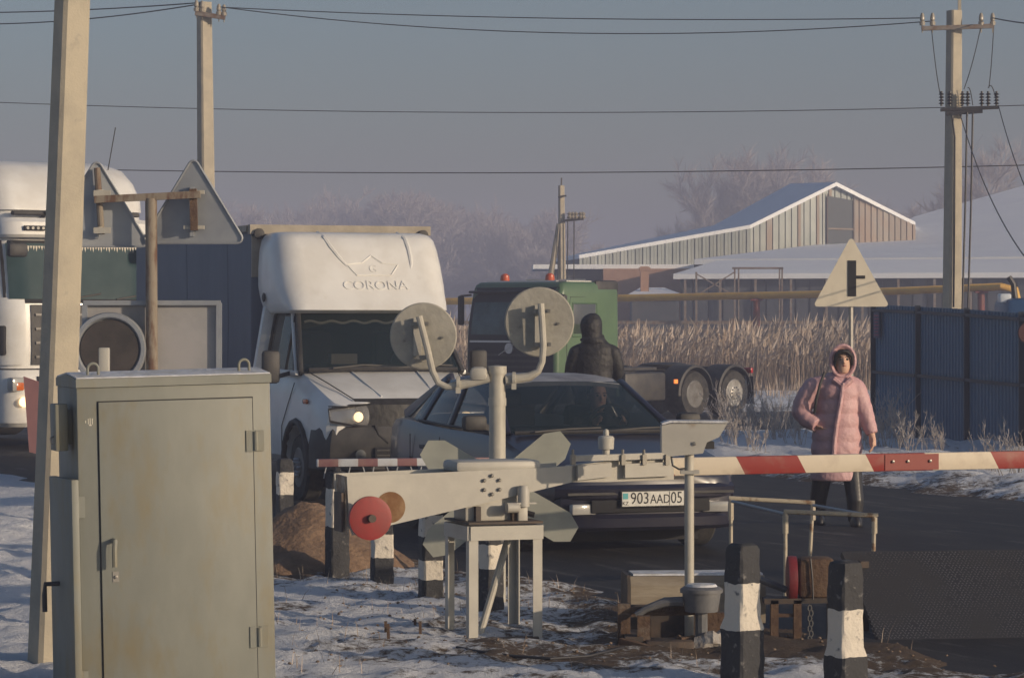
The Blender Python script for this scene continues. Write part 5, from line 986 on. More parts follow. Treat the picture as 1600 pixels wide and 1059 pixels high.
MB().lathe([(.022, -.055), (.022, .0), (.015, -.055), (.014, .2)], (cc.x, yf - .16, cc.z), (0, 1, 0), 14).build('weight_rod', m_dkst, cw)
# boom
b0, b1 = lb(888, 739, 0), lb(1050, 729, 0); slope = (b1.z - b0.z) / (b1.x - b0.x)
def bz(px): x = lb(px, 0, 0).x; return x
s0 = [(lb(888, 727), lb(888, 752)), (lb(945, 719), lb(945, 752)), (lb(1048, 716), lb(1048, 748))]
MB().prism([(s0[0][0].x, s0[0][0].z), (s0[1][0].x, s0[1][0].z), (s0[2][0].x, s0[2][0].z), (s0[2][1].x, s0[2][1].z), (s0[1][1].x, s0[1][1].z), (s0[0][1].x, s0[0][1].z)], (0, .05, 0), (1, 0, 0), (0, 0, 1), .1).build('boom_root', m_grey, bmach)
MB().bar(lb(893, 716, -.06), lb(1046, 711, -.06), .06, .035).build('boom_top_rail', m_grey, bmach)
MB().prism([(lb(x, y, -.06).x, lb(x, y, -.06).z) for x, y in ((900, 727), (953, 722), (953, 744), (900, 750))], (0, -.06, 0), (1, 0, 0), (0, 0, 1), .03).build('boom_sleeve', m_grey, bmach)
MB().prism([(lb(x, y, -.06).x, lb(x, y, -.06).z) for x, y in ((974, 724), (1046, 721), (1046, 743), (974, 746))], (0, -.06, 0), (1, 0, 0), (0, 0, 1), .03).build('boom_sleeve', m_grey, bmach)
for px in (895, 973, 1006, 1042): q = lb(px, 718, -.09); MB().box(q, (.025, .03, .06)).lathe([(.008, 0), (.008, .03)], q + Vector((0, 0, .03)), n=8).build('boom_clamp', m_bolt, bmach)
q = lb(947, 716, -.02); MB().lathe([(.022, 0), (.022, .05), (.045, .055), (.048, .12), (.04, .13), (.016, .135), (.018, .15), (.014, .165), (.004, .172)], q, n=16).build('boom_lamp', m_grey, bmach)
p0, p1 = lb(1046, 729), lb(1600, 717.5); dirb = (p1 - p0) / (p1.x - p0.x); Lb = 6.2; bmid = p0 + dirb * Lb / 2
bo = MB().box((0, 0, 0), (Lb, .045, .107), bev=.006).build('boom', stripe_mat('boom_stripes', .845, (.27, .024, .018), (.66, .58, .46), .55, 0, .47), bmach); bo.location = bmid; bo.rotation_euler = (0, -math.atan(dirb.z), 0)
xr = (lb(1150, 0).x - bmid.x)   # left edge of first red stripe
nd = bo.data.materials[0].node_tree.nodes
for n_ in nd:
    if n_.type == 'MATH' and n_.operation == 'ADD': n_.inputs[1].default_value = -xr - .02 + 50 * .845
xj = lb(1380, 0).x - bmid.x; MB().box((xj + .18, -.0245, 0), (.36, .006, .095)).build('splice_plate', mat('splice_red', (.22, .022, .016), rough=.5), bo)
for k in (.05, .15, .3): MB().lathe([(.009, 0), (.009, -.01), (.002, -.012)], (xj + k, -.0275, .005), (0, 1, 0), 8).build('splice_bolt', m_bolt, bo)
# ---------------------------------------------------------------- camera housing on slim pole
D = 16.2; ch = thing('camera_housing', 'box shaped camera housing on a slim grey pole', 'camera', (*P(1077, 0, D).xy, 0))
def lc(px, py, y=0): v = P(px, py, D); return Vector((v.x - ch.location.x, y, v.z))
MB().tube([(0, 0, -.1), lc(1077, 705)], .027, 14).build('pole', m_galv, ch)
hp = [(1033, 664), (1046, 661), (1135, 661), (1122, 682), (1103, 690), (1097, 707), (1046, 712), (1033, 706)]
MB().prism([(lc(x, y).x, lc(x, y).z) for x, y in hp], (0, .08, 0), (1, 0, 0), (0, 0, 1), .16).build('housing', m_grey, ch)
MB().prism([(lc(x, y).x, lc(x, y).z) for x, y in ((1034, 663), (1046, 659.5), (1137, 660), (1136, 657), (1046, 656), (1033, 660))], (0, .085, 0), (1, 0, 0), (0, 0, 1), .17).build('roof_plate', m_frost, ch)
MB().box(lc(1108, 695, 0), (.05, .12, .04)).build('lens_hood', m_blkp, ch)
q = lc(1083, 692, -.082); MB().lathe([(.008, 0), (.012, -.004), (.004, -.006)], q, (0, 1, 0), 10).build('screw', m_bolt, ch)
MB().bar(lc(1063, 737, -.01), lc(1092, 737, -.01), .07, .02).build('collar', m_grey, ch)
MB().tube([lc(1048, 712, -.05), lc(1050, 726, -.06), lc(1060, 732, -.05), lc(1070, 731, -.035)], .006, 6).build('cable', m_dark, ch)
# ---------------------------------------------------------------- junction box, drive trunk, winch, guard frames, ramp plate
jb = thing('junction_box', 'round dark grey cable box on a short pipe near the slim pole', 'junction box', (*P(1096, 0, 15.9).xy, 0)); zj = P(0, 925, 15.9).z
m_jb = mat('cast_grey', (.10, .105, .115), (.16, .16, .165), scale=8, rough=.6)
MB().lathe([(.03, -.11), (.09, -.105), (.105, -.02), (.105, 0), (.118, .0), (.118, .02), (.1, .032), (.01, .036)], (0, 0, zj), n=24).build('body', m_jb, jb)
MB().tube([(0, 0, -.1), (0, 0, zj - .1)], .035, 10).build('pipe', m_jb, jb); MB().lathe([(.005, 0), (.09, .0), (.08, .012), (.005, .018)], (0, 0, zj + .034), n=18).build('snow_cap', m_frost, jb)
MB().tube([(-.1, 0, zj - .05), (-.2, .01, zj - .055), (-.3, .02, zj - .09), (-.36, .02, zj - .13)], [.028, .028, .02, .02], 8).build('conduit', m_jb, jb)
tk = thing('drive_trunk', 'long weathered metal drive box with frost on its lid', 'box', GP(1080, 985), 4); tk.location.z = 0
x0, x1 = P(980, 0, 17.1).x - tk.location.x, P(1190, 0, 17.1).x - tk.location.x; zt, zb_ = P(0, 896, 17.1).z, P(0, 968, 17.1).z
m_trk = mat('weathered_trunk', (.20, .165, .12), (.3, .26, .2), scale=4, rough=.75, bump=.3, bscale=30, stretch=(.5, 2, 2))
MB().prism([(-.16, zb_), (.18, zb_), (.18, zt - .03), (.14, zt), (-.12, zt), (-.16, zt - .05)], (x1, .0, 0), (0, 1, 0), (0, 0, 1), x0 - x1).build('body', m_trk, tk)
MB().prism([(-.17, zb_ - .03), (.19, zb_ - .03), (.19, zt - .02), (.15, zt + .008), (-.13, zt + .008), (-.17, zt - .045)], (x0 + .0, .0, 0), (0, 1, 0), (0, 0, 1), -.02).build('end_plate', m_dkst, tk)
MB().prism([(-.12, zt + .003), (.14, zt + .003), (.13, zt + .014), (-.11, zt + .014)], (x1 - .01, .0, 0), (0, 1, 0), (0, 0, 1), x0 - x1 + .03).build('frost_lid', m_frost, tk)
for x in (x0 + .06, x1 - .06):
    for y in (-.13, .15): MB().box((x, y, zb_ / 2 - .02), (.06, .06, zb_ + .04)).build('leg', m_rust, tk)
pf = thing('pit_frame', 'rusty angle iron frame around the cable pit', 'frame', (*P(1050, 0, 15.9).xy, 0))
def lp_(px, py, y=0): v = P(px, py, 15.9); return Vector((v.x - pf.location.x, y, v.z))
for a, b, w_ in (((972, 958, .1), (1120, 955, .1), .05), ((968, 1000, -.1), (1075, 1022, -.3), .05), ((1060, 1000, -.05), (1130, 1004, .1), .05)): MB().bar(lp_(*a), lp_(*b), w_, .05).build('rail', m_rust, pf)
for px, y0, yy in ((976, 945, .1), (1005, 960, -.05), (1112, 950, .1), (1128, 962, .2)): v = lp_(px, y0, yy); MB().box((v.x, v.y, v.z / 2 - .03), (.07, .06, v.z + .06)).build('upright', m_rust, pf)
MB().box(lp_(1045, 1015, -.05), (.26, .2, .13), bev=.01).build('base_box', m_dkst, pf); MB().box(lp_(990, 1020, .1), (.1, .4, .2)).build('side_plate', m_dkst, pf); MB().box(lp_(1060, 985, .35), (.5, .03, .22)).build('back_plate', m_dkst, pf)
rs = thing('rubble_stone', 'pale frosted lump of rubble beside the pit frame', 'stone', (*GP(1113, 1022).xy, 0)); rmb = MB().lathe([(.005, -.02), (.06, 0), (.085, .03), (.08, .07), (.05, .11), (.005, .12)], (0, 0, 0), n=11); rmb.v = [tuple(Vector(p) * (1 + .9 * noise.noise(Vector(p) * 14))) for p in rmb.v]; rmb.build('stone', mat('rubble', (.35, .34, .33), (.2, .17, .14), scale=12, rough=.9, bump=.6, bscale=30), rs, sharp=20)
wn = thing('winch_drive', 'red-sided rusty drum drive on rusty legs with hanging chain', 'winch', (*P(1262, 0, 16.6).xy, 0))
def lw(px, py, y=0): v = P(px, py, 16.6); return Vector((v.x - wn.location.x, y, v.z))
MB().lathe([(.01, 0), (.13, 0), (.135, .02), (.13, .05), (.01, .05)], lw(1233, 906, .1), (1, 0, .0), 28).build('red_flange', mat('flange_red', (.20, .02, .025), (.15, .02, .022), scale=6, rough=.5), wn)
q0, q1 = lw(1249, 872), lw(1305, 935); MB().box(((q0.x + q1.x) / 2, .1, (q0.z + q1.z) / 2), (q1.x - q0.x, .2, q0.z - q1.z), bev=.03).build('rusty_block', m_rust, wn)
MB().tube([lw(1266, 872, -.01), lw(1269, 905, -.015), lw(1270, 936, -.01)], .006, 6).build('strap', m_dark, wn)
for px in (1211, 1247, 1300): v = lw(px, 938, .05); MB().box((v.x, v.y, v.z / 2 - .03), (.045, .06, v.z + .06)).build('leg', m_rust, wn)
MB().bar(lw(1195, 940, .1), lw(1310, 938, .1), .16, .03).build('bed_plate', m_dkst, wn); MB().bar(lw(1205, 962, .05), lw(1250, 962, .05), .03, .02).build('cross_tie', m_rust, wn)
for k in range(7): MB().tube([lw(1266 + 3 * math.cos(a) + (k % 2) * 2, 950 + k * 8 + 5 * math.sin(a), .02) for a in [j * .9 for j in range(8)]], .004, 5).build('chain_link', m_bolt, wn)
MB().tube([lw(1190, 908, .12), lw(1232, 924, .12)], .02, 8).build('drive_rod', m_jb, wn)
def guard(D, top, legs, lower, label, ys):
    o = thing('guard_frame', label, 'guard rail', (*P(top[0], 0, D).xy, 0))
    def q(px, py, y=0): v = P(px, py, D); return Vector((v.x - o.location.x, y, v.z))
    MB().tube([q(top[0], top[1]), q(top[2], top[3])], .016, 8).bar(q(top[0] - 2, top[1] - 1), q(top[2] + 2, top[3] - 1), .03, .02).build('top_rail', m_tubew, o)
    for i, (a, b) in enumerate(legs):
        MB().tube([q(a, top[1] if i == 0 else top[3]), q((a + b) / 2, 850), Vector((q(b, 0).x, 0, -.05))], .014, 8).build('leg', m_tubew, o)
        MB().tube([q(a, top[1] + 6 if i == 0 else top[3] + 3), q(a, top[1] + 34)], .02, 8).build('leg_sleeve', m_tubew, o)
    if lower: MB().tube([q(legs[0][0], lower), q(legs[1][0], lower + 4)], .016, 8).build('lower_rail', m_tubew, o)
    return o
guard(18.8, (1227, 799, 1370, 805), ((1227, 1227), (1366, 1364)), 900, 'front pipe guard frame with a lower rail', 0)
guard(20.6, (1141, 778, 1271, 785), ((1142, 1142), (1270, 1263)), None, 'rear pipe guard frame with one bent leg', 0)
for a, b, nm in ((P(1144, 783, 20.5), P(1228, 803, 18.85), 'thin rod joining the left ends of the guard frames'), (P(1271, 789, 20.5), P(1366, 806, 18.85), 'thin rod joining the right ends of the guard frames')): tag(MB().tube([a, b], .011, 8).build('tie_rod', m_alu), nm, 'rod')
rp = thing('tread_plate_ramp', 'raised diamond tread steel ramp plate across the road', 'ramp', (*P(1400, 0, 16.6).xy, 0), 8)
m_tp = mat('tread_plate', (.06, .06, .065), (.085, .082, .08), scale=3, rough=.45, metal=.5, c3=(.13, .11, .09), s3=2, lo3=.58, hi3=.85)
MB().add([(-.1, 0, .0), (2.6, 0, .0), (2.6, .62, .46), (-.16, .62, .46), (-.1, .02, -.03), (2.6, .02, -.03), (2.6, .66, .43), (-.16, .66, .43)], [(0, 1, 2, 3), (7, 6, 5, 4), (0, 4, 5, 1), (1, 5, 6, 2), (2, 6, 7, 3), (3, 7, 4, 0)]).build('plate', m_tp, rp)
nrm = Vector((0, -.46, .62)).normalized(); uu = Vector((0, .62, .46)).normalized(); rj = random.Random(31); tm = MB(); Ls = math.hypot(.62, .46); i = 0
for j in range(38):
    for k in range(118):
        a = -.12 + k * .023 + (j % 2) * .0115; b = .012 + j * .02
        if b > Ls - .01 or rj.random() < .05: continue
        a += rj.uniform(-.0015, .0015); b += rj.uniform(-.0012, .0012)
        c = Vector((a, 0, 0)) + uu * b + nrm * .001; d = (Vector((1, 0, 0)) * .7 + uu * (.7 if (j + k) % 2 else -.7)).normalized(); e = nrm.cross(d)
        tm.add([c - d * .0105, c + e * .0042 + nrm * .0045, c + d * .0105, c - e * .0042 + nrm * .0045], [(0, 1, 2, 3)])
o = tm.build('tread_studs', mat('pale_stud', (.22, .215, .21), (.08, .075, .07), scale=3, rough=.4, metal=.6), rp, fix=False); o['kind'] = 'stuff'  # studs coloured paler than the plate below
for x in (-.05, 1.0, 2.2): MB().box((x, .55, .2), (.05, .1, .42)).build('support', m_dkst, rp)
# soil heap
hp_ = thing('soil_heap', 'heap of brown soil beside the striped posts', 'soil heap', (*GP(478, 893).xy, 0)); V = []; n = 34
for j in range(n):
    for i in range(n):
        x, y = (i / (n - 1) - .5) * 2.0, (j / (n - 1) - .5) * 2.0; r_ = math.hypot(x / .85, y / .9); z = .56 * max(0, 1 - r_) ** .8 + .0 if r_ < 1 else -.1 * (r_ - 1)
        V.append((x, y, z - .03 + .045 * noise.noise((x * 4, y * 4, 5)) + .03 * noise.noise((x * 11, y * 11, 2))))
MB().add(V, [(j * n + i, j * n + i + 1, (j + 1) * n + i + 1, (j + 1) * n + i) for j in range(n - 1) for i in range(n - 1)], True).build('heap', mat('brown_soil', (.17, .108, .068), (.25, .165, .105), scale=6, rough=.95, bump=1, bscale=24, c3=(.55, .56, .58), s3=2.5, lo3=.62, hi3=.68), hp_)
# rods sticking from the snow, cable, clods
for px, py, h in ((604, 1000, 30), (608, 1012, 38), (650, 992, 26), (658, 1004, 34)):
    g_ = GP(px, py); o = MB().bar((0, 0, -.1), (.012 if px % 2 else -.006, 0, h * g_.y / F), .016, .02).build('steel_stake', m_rust); o.location = (g_.x, g_.y, 0); tag(o, 'short rusty steel stake poking out of the snow', 'stake', 'stakes in the snow')
cbp = [GP(x, y) for x, y in ((714, 1030), (740, 1034), (800, 1040), (860, 1043), (920, 1040), (975, 1030))]
tag(MB().tube([Vector((p.x, p.y, ground_z(p.x, p.y) + .004)) for p in cbp], .009, 8).build('ground_cable', m_dark), 'dark cable lying across the snow below the barrier stand', 'cable')
cm_ = mat('clod_soil', (.13, .09, .06), (.24, .18, .13), scale=9, rough=.95, bump=.6, bscale=30); rc_ = random.Random(9); ck = MB()
for k in range(900):
    x = rc_.uniform(-1.2, 3.0); y = 15.0 + 4.5 * rc_.random(); 
    if uroad(x, y) > .1: continue
    s_ = rc_.uniform(.004, .013); z = max(ground_z(x, y), 0 if uroad(x, y) > 0 else -1)
    ck.lathe([(s_ * .3, -s_ * .3), (s_, 0), (s_ * .8, s_ * .5), (s_ * .2, s_ * .8)], (x, y, z), (rc_.uniform(-.4, .4), rc_.uniform(-.4, .4), 1), 6)
tag(ck.build('soil_clods', cm_, fix=False), 'small frozen clods of soil scattered round the barrier', None, kind='stuff')
def stems():
    rg = random.Random(21)
    for k in range(1500):
        x = rg.uniform(-2.0, 2.6); y = rg.uniform(14.6, 21.5)
        if dist_out(x, y) < .1 or noise.noise((x * 1.5, y * 1.5, 6)) < .05: continue
        yield (x, y, ground_z(x, y) - .01, rg.uniform(.03, .13), rg.uniform(.02, .1), rg.uniform(0, 6.28), rg.uniform(.0012, .0026), False, rg.random())
blades('dry_grass', stems(), 'thin dry grass stems poking through the foreground snow', m_reed)
# ---------------------------------------------------------------- people
def ell(c, rx, ry, n=14, z=None): return [Vector((c[0] + rx * math.cos(2 * math.pi * k / n), c[1] + ry * math.sin(2 * math.pi * k / n), c[2] if z is None else z)) for k in range(n)]
def rows(mb, rs_, n=18): return mb.loft([ell((x, y, z), rx, ry, n) for z, x, y, rx, ry in rs_], True)
def puff(z, p=.125, a=.075): return 1 + a * (abs(math.sin(math.pi * z / p)) ** .6 - .5)
def sleeve(mb, pts, rs_, p=.085, a=.09):
    P_ = [Vector(q) for q in pts]; L = [0]
    for u, v in zip(P_, P_[1:]): L.append(L[-1] + (v - u).length)
    n = 30; out, rr3 = [], []
    for i in range(n + 1):
        s_ = L[-1] * i / n; k = max(j for j in range(len(L)) if L[j] <= s_ + 1e-6); k = min(k, len(P_) - 2); t = (s_ - L[k]) / (L[k + 1] - L[k]); out.append(P_[k].lerp(P_[k + 1], t)); rr3.append((rs_[k] + (rs_[k + 1] - rs_[k]) * t) * (1 + a * (abs(math.sin(math.pi * s_ / p)) ** .6 - .5)))
    return mb.tube(out, rr3, 14)
m_skin = mat('skin', (.6, .37, .27), (.62, .39, .29), scale=9, rough=.55); m_hair = mat('black_hair', (.015, .012, .011), rough=.45)
def hand(mb, p, d, side, s=1.0):
    """palm with five bent fingers, hanging along d"""
    p = Vector(p); d = Vector(d).normalized(); w_ = Vector((0, 1, 0)); w_ = (w_ - d * w_.dot(d)).normalized(); nrm = d.cross(w_)
    mb.tube([p - d * .03, p + d * .02, p + d * .085 * s], [.024, .034, .03], 10)
    for k, (o, L) in enumerate(((-.028, .06), (-.01, .075), (.01, .072), (.027, .055))):
        a = p + d * .075 * s + w_ * o; b = a + d * L * .5 + nrm * .01 * side; c = b + d * L * .4 + nrm * .03 * side; mb.tube([a - d * .02, a, b, c], [.0095, .0095, .009, .007], 7)
    a = p + d * .02 - w_ * .03; mb.tube([a, a - w_ * .022 + d * .03, a - w_ * .026 + d * .06 + nrm * .012 * side], [.012, .011, .008], 7)
def face(root, c, m=m_hair):
    """eyes, brows, lips on a head at c facing -y"""
    c = Vector(c)
    for s in (-1, 1):
        MB().lathe([(.001, 0), (.011, .002), (.009, .006), (.001, .008)], c + Vector((s * .031, -.088, .012)), (0, -1, 0), 10).build('eye', m, root)
        MB().tube([c + Vector((s * .015, -.094, .030)), c + Vector((s * .032, -.093, .036)), c + Vector((s * .047, -.083, .031))], .0035, 6).build('eyebrow', m, root)
    MB().tube([c + Vector((-.022, -.088, -.05)), c + Vector((0, -.097, -.046)), c + Vector((.022, -.088, -.05))], [.003, .006, .003], 6).build('lips', mat('lips', (.35, .1, .09), rough=.5), root)
def head(mb, c, s=1.0):
    c = Vector(c); rs_ = [(-.125, .0, -.015, .028, .03), (-.11, 0, -.03, .045, .055), (-.08, 0, -.022, .06, .072), (-.04, 0, -.012, .07, .085), (0, 0, -.002, .076, .094), (.04, 0, .006, .078, .098), (.08, 0, .012, .07, .088), (.11, 0, .015, .048, .06), (.125, 0, .015, .02, .025)]
    mb.loft([ell((c.x + x, c.y + y, c.z + z), rx, ry, 16) for z, x, y, rx, ry in rs_], True)
    mb.tube([c + Vector((0, -.092, .02)), c + Vector((0, -.108, -.015)), c + Vector((0, -.098, -.028))], [.008, .015, .011], 8)
    for s_ in (-1, 1): mb.tube([c + Vector((s_ * .078, .005, .02)), c + Vector((s_ * .086, .01, -.02))], [.014, .01], 6)
# woman in the pink coat
wx = P(1308, 0, 25.9); wo = thing('person', 'person in long pink hooded puffer coat and black boots walking', 'person', (wx.x, 25.9, 0), 0)
kx = 25.9 / F
def wl_(px, py, y=0): return Vector(((px - 1308) * kx, y, CH + (HY - py) * kx))
bd = MB(); hc = wl_(1316, 563, -.04)
rows(bd, [(.78, 0, 0, .15, .11), (.95, 0, 0, .16, .12), (1.1, 0, 0, .145, .11), (1.25, 0, 0, .17, .11), (1.33, 0, 0, .13, .09), (1.38, .02, -.01, .06, .06), (1.46, .04, -.03, .052, .055)])
head(bd, hc)
lf, rf_ = wl_(1281, 806, .12), wl_(1334, 816, -.12)
for (hx, ft, kn) in ((-.09, lf, wl_(1285, 745, .02)), (.10, rf_, wl_(1330, 745, -.06))): bd.tube([(hx, 0, .85), kn + Vector((0, .02, .1)), kn, (ft.x, ft.y, .22), (ft.x, ft.y, .1), (ft.x, ft.y, .05)], [.08, .045, .045, .032, .03, .03], 12)
bd.tube([wl_(1280, 596), wl_(1257, 640, .02), wl_(1272, 664, -.05)], [.055, .045, .035], 10); bd.tube([wl_(1333, 598), wl_(1349, 642, -.03), wl_(1361, 681, -.08)], [.055, .045, .032], 10)
hand(bd, wl_(1361, 682, -.085), (.05, -.25, -1), -1); hand(bd, wl_(1274, 664, -.06), (.6, -.3, -.3), 1)
b_ = bd.build('body', m_skin, wo); remesh(b_, .0075, 2); face(b_, hc)
m_pink = mat('pink_puffer', (.58, .36, .37), (.52, .31, .325), scale=4, rough=.55, bump=.8, bscale=16)
ct = MB(); zz = []
for i in range(64):
    z = .40 + (1.37 - .40) * i / 63; t = (z - .4) / .97
    hw = .225 - .03 * sstep(.3, .7, t) + .0 * t if t < .75 else .197 - .01 * (t - .75) / .25
    if t > .84: hw *= 1 - .5 * sstep(.84, 1.02, t)
    dp = .17 - .02 * t if t < .85 else .153 * (1 - .4 * sstep(.85, 1, t)); zz.append((z, -.01 + .02 * t, 0, hw * puff(z), dp * puff(z)))
rows(ct, zz, 28)
sleeve(ct, [wl_(1292, 600), wl_(1270, 606, .0), wl_(1258, 624, .01), wl_(1252, 642, .02), wl_(1262, 656, -.03), wl_(1275, 664, -.09)], [.085, .095, .092, .09, .078, .06])
sleeve(ct, [wl_(1322, 600), wl_(1336, 606), wl_(1343, 622), wl_(1350, 642, -.03), wl_(1361, 677, -.08)], [.085, .095, .09, .078, .056])
co = ct.build('coat', m_pink, wo); remesh(co, .011, 4)
hd = MB(); 
for i in range(9):
    t = i / 8; y = -.085 + .2 * t; k = math.sin(math.pi * (.42 + .55 * t)) ** .8; 
hr = []
for i in range(10):
    t = i / 9; y = -.10 + .24 * t; k = (1 - (max(0, t - .25) / .75) ** 2.2) ** .5 if t > .25 else .93 + .07 * t / .25; k = max(k, .05); hr.append([Vector((hc.x - .005 + .116 * k * math.cos(a), y, hc.z - .005 + (.15 * k) * math.sin(a))) for a in [2 * math.pi * j / 22 for j in range(22)]])
inner = [[Vector((hc.x - .005 + (v.x - hc.x + .005) * .80, v.y + .004, hc.z - .005 + (v.z - hc.z + .005) * .84)) for v in q] for q in hr]
hd.loft(list(reversed(inner[:8])) + hr, True, False); hd.tube([Vector((hc.x - .005 + .108 * math.cos(a), -.095, hc.z - .005 + .142 * math.sin(a))) for a in [2 * math.pi * j / 24 for j in range(25)]], .016, 8)
hd.build('hood', m_pink, wo); MB().loft([[Vector((hc.x + r_ * 1.0 * math.cos(a), y_ + hc.y, hc.z + .012 + r_ * 1.22 * math.sin(a) * (1 if math.sin(a) > 0 else .75))) for a in [2 * math.pi * j / 20 for j in range(20)]] for r_, y_ in ((.080, -.035), (.092, .0), (.095, .06), (.06, .1))], True, False).build('hair', m_hair, wo)
MB().tube([hc + Vector((-.075, -.075, -.04)), hc + Vector((-.07, -.088, .03)), hc + Vector((-.04, -.098, .075)), hc + Vector((.0, -.1, .085))], [.012, .016, .022, .02], 8).tube([hc + Vector((.078, -.06, -.04)), hc + Vector((.072, -.082, .04)), hc + Vector((.03, -.098, .08)), hc + Vector((-.02, -.1, .085))], [.01, .016, .022, .02], 8).build('fringe_hair', m_hair, wo)
MB().tube([wl_(1314, 598, -.155), wl_(1311, 620, -.178), wl_(1304, 660, -.175), wl_(1300, 690, -.18), wl_(1299, 715, -.185)], [.018, .02, .02, .022, .022], 8).tube([wl_(1300, 592, -.12), wl_(1314, 604, -.14), wl_(1328, 592, -.12)], [.03, .034, .03], 8).build('placket', m_pink, wo)
m_boot = mat('black_boot', (.016, .016, .018), (.03, .03, .032), scale=8, rough=.4)
for ft, kn in ((lf, wl_(1285, 745, .02)), (rf_, wl_(1331, 745, -.06))):
    bt = MB().tube([kn + Vector((0, .05, .2)), kn, (ft.x, ft.y, .22), (ft.x, ft.y + .01, .09), (ft.x, ft.y + .01, .04)], [.084, .088, .078, .07, .065], 12)
    bt.loft([ell((ft.x, ft.y - .05 - .02, z), .055 * k, .15 * k, 14) for z, k in ((.0, .95), (.025, 1.0), (.06, .9), (.09, .6))], True); q = bt.build('boot', m_boot, wo); remesh(q, .01, 2)
MB().tube([wl_(1287, 581, -.09), wl_(1279, 600, -.125), wl_(1273, 625, -.13), wl_(1271, 645, -.08)], .013, 8).build('bag_strap', m_blkp, wo)
# person in black jacket seen from behind
D = 36.0; mx_ = P(929, 0, D); mo = thing('person', 'person in black hooded jacket seen from behind near the green truck', 'person', (mx_.x, D, 0), 0); kx2 = D / F
def ml(px, py, y=0): return Vector(((px - 929) * kx2, y, CH + (HY - py) * kx2))
bd = MB(); hc2 = ml(925, 510, -.02)
rows(bd, [(.85, 0, 0, .16, .11), (1.05, 0, 0, .16, .12), (1.3, 0, 0, .18, .12), (1.5, 0, 0, .16, .1), (1.58, 0, 0, .07, .07), (1.68, -.02, -.01, .058, .06)]); head(bd, hc2)
for s in (-1, 1): bd.tube([(s * .09, 0, .92), (s * .11, -.02, .48), (s * .12, .02, .1), (s * .12, .0, .05)], [.095, .065, .045, .042], 12)
bd.tube([(-.19, 0, 1.5), (-.27, .06, 1.22), (-.2, .2, 1.08)], [.06, .05, .036], 10); bd.tube([(.19, 0, 1.5), (.28, .06, 1.22), (.22, .2, 1.08)], [.06, .05, .036], 10)
hand(bd, (-.2, .2, 1.08), (.4, .8, -.3), 1); hand(bd, (.22, .2, 1.08), (-.4, .8, -.3), -1)
b_ = bd.build('body', m_skin, mo); remesh(b_, .009, 2)
m_bj = mat('black_jacket', (.014, .014, .016), (.022, .022, .024), scale=6, rough=.62, bump=.9, bscale=14)
ct = MB(); prof = [(.88, .235, .165), (1.0, .225, .16), (1.15, .215, .155), (1.3, .235, .165), (1.42, .245, .165), (1.5, .225, .15), (1.56, .17, .13), (1.61, .13, .115), (1.66, .115, .105)]
def pr_(z):
    for p_, q_ in zip(prof, prof[1:]):
        if p_[0] <= z <= q_[0] + 1e-6: t = (z - p_[0]) / (q_[0] - p_[0]); return p_[1] + (q_[1] - p_[1]) * t, p_[2] + (q_[2] - p_[2]) * t
rows(ct, [(z, 0, 0, pr_(z)[0] * puff(z, .2, .035), pr_(z)[1] * puff(z, .2, .035)) for z in [.88 + .78 * i / 48 for i in range(49)]], 26)
for s in (-1, 1): sleeve(ct, [(s * .15, 0, 1.47), (s * .23, 0, 1.43), (s * .275, .02, 1.3), (s * .295, .06, 1.18), (s * .215, .19, 1.09)], [.09, .095, .088, .082, .06], .2, .04)
q = ct.build('jacket', m_bj, mo); remesh(q, .011, 2)
hh = MB(); hh.loft([ell((hc2.x + dx, hc2.y + dy, hc2.z + z), rx, ry, 20) for z, dx, dy, rx, ry in ((-.21, .012, -.03, .15, .12), (-.17, .01, -.03, .145, .13), (-.12, .0, -.015, .128, .13), (-.05, -.008, -.01, .135, .145), (.03, -.012, -.01, .14, .15), (.09, -.008, .0, .126, .135), (.135, .0, .0, .092, .1), (.165, .01, .01, .04, .045))], True); q = hh.build('hood', m_bj, mo); remesh(q, .011, 2)
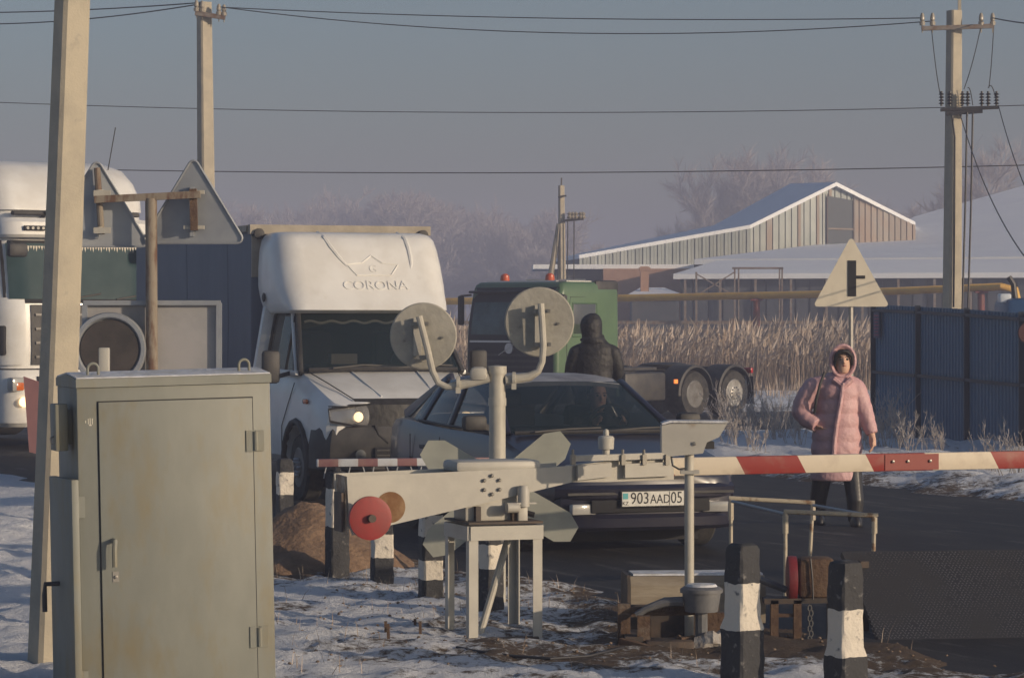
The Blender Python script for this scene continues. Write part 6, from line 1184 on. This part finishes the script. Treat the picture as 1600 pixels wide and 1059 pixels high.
MB().tube([(hc2.x + .135 * math.cos(a), -.02 + .12 * math.sin(a), hc2.z - .165 - .02 * math.sin(a)) for a in [k * .2618 for k in range(25)]], .016, 8).build('hood_seam', m_bj, mo)
MB().tube([(.235 * math.cos(a), .165 * math.sin(a), .9) for a in [k * .2618 for k in range(25)]], .018, 8).build('hem', m_bj, mo)
tr_ = MB()
for s in (-1, 1): tr_.tube([(s * .08, 0, .98), (s * .11, -.02, .5), (s * .12, .02, .07)], [.115, .09, .075], 14)
q = tr_.build('trousers', m_int, mo); remesh(q, .014, 1)
for s in (-1, 1): MB().loft([ell((s * .12, .05, z), .05 * k, .14 * k, 14) for z, k in ((0, .95), (.03, 1), (.07, .9), (.11, .55))], True).build('shoe', m_boot, mo)
# driver in the dark car
dv = thing('person', 'driver in dark clothes sitting behind the car windscreen', 'person', (0, 0, 0)); dv.matrix_world = Matrix.Translation(car.location) @ Matrix.Rotation(R(-70), 4, 'Z') @ Matrix.Translation((-2.02, .36, .0)) @ Matrix.Rotation(R(90), 4, 'Z')
bd = MB(); rows(bd, [(.80, 0, 0, .17, .11), (.95, 0, 0, .18, .12), (1.03, 0, 0, .1, .09), (1.07, 0, -.01, .05, .05), (1.12, 0, -.01, .05, .05)]); head(bd, (0, -.02, 1.19)); 
for s in (-1, 1): bd.tube([(s * .18, 0, .98), (s * .22, -.1, .86), (s * .13, -.27, .95)], [.05, .042, .03], 10); hand(bd, (s * .13, -.27, .95), (0, -.6, .5), s, .8)
b_ = bd.build('body', m_skin, dv); remesh(b_, .009, 2); face(b_, (0, -.02, 1.19))
jk = MB(); rows(jk, [(.78, 0, 0, .19, .13), (.95, 0, 0, .2, .135), (1.02, 0, 0, .13, .11), (1.06, 0, 0, .07, .07)]); 
for s in (-1, 1): jk.tube([(s * .17, 0, .98), (s * .23, -.1, .86), (s * .14, -.25, .94)], [.07, .06, .045], 10)
q = jk.build('jacket', m_bj, dv); remesh(q, .012, 1)
MB().loft([ell((0, .005, 1.19 + z), rx, ry, 16) for z, rx, ry in ((.03, .084, .098), (.08, .078, .092), (.12, .05, .06), (.132, .02, .02))], True).build('hair', m_hair, dv)
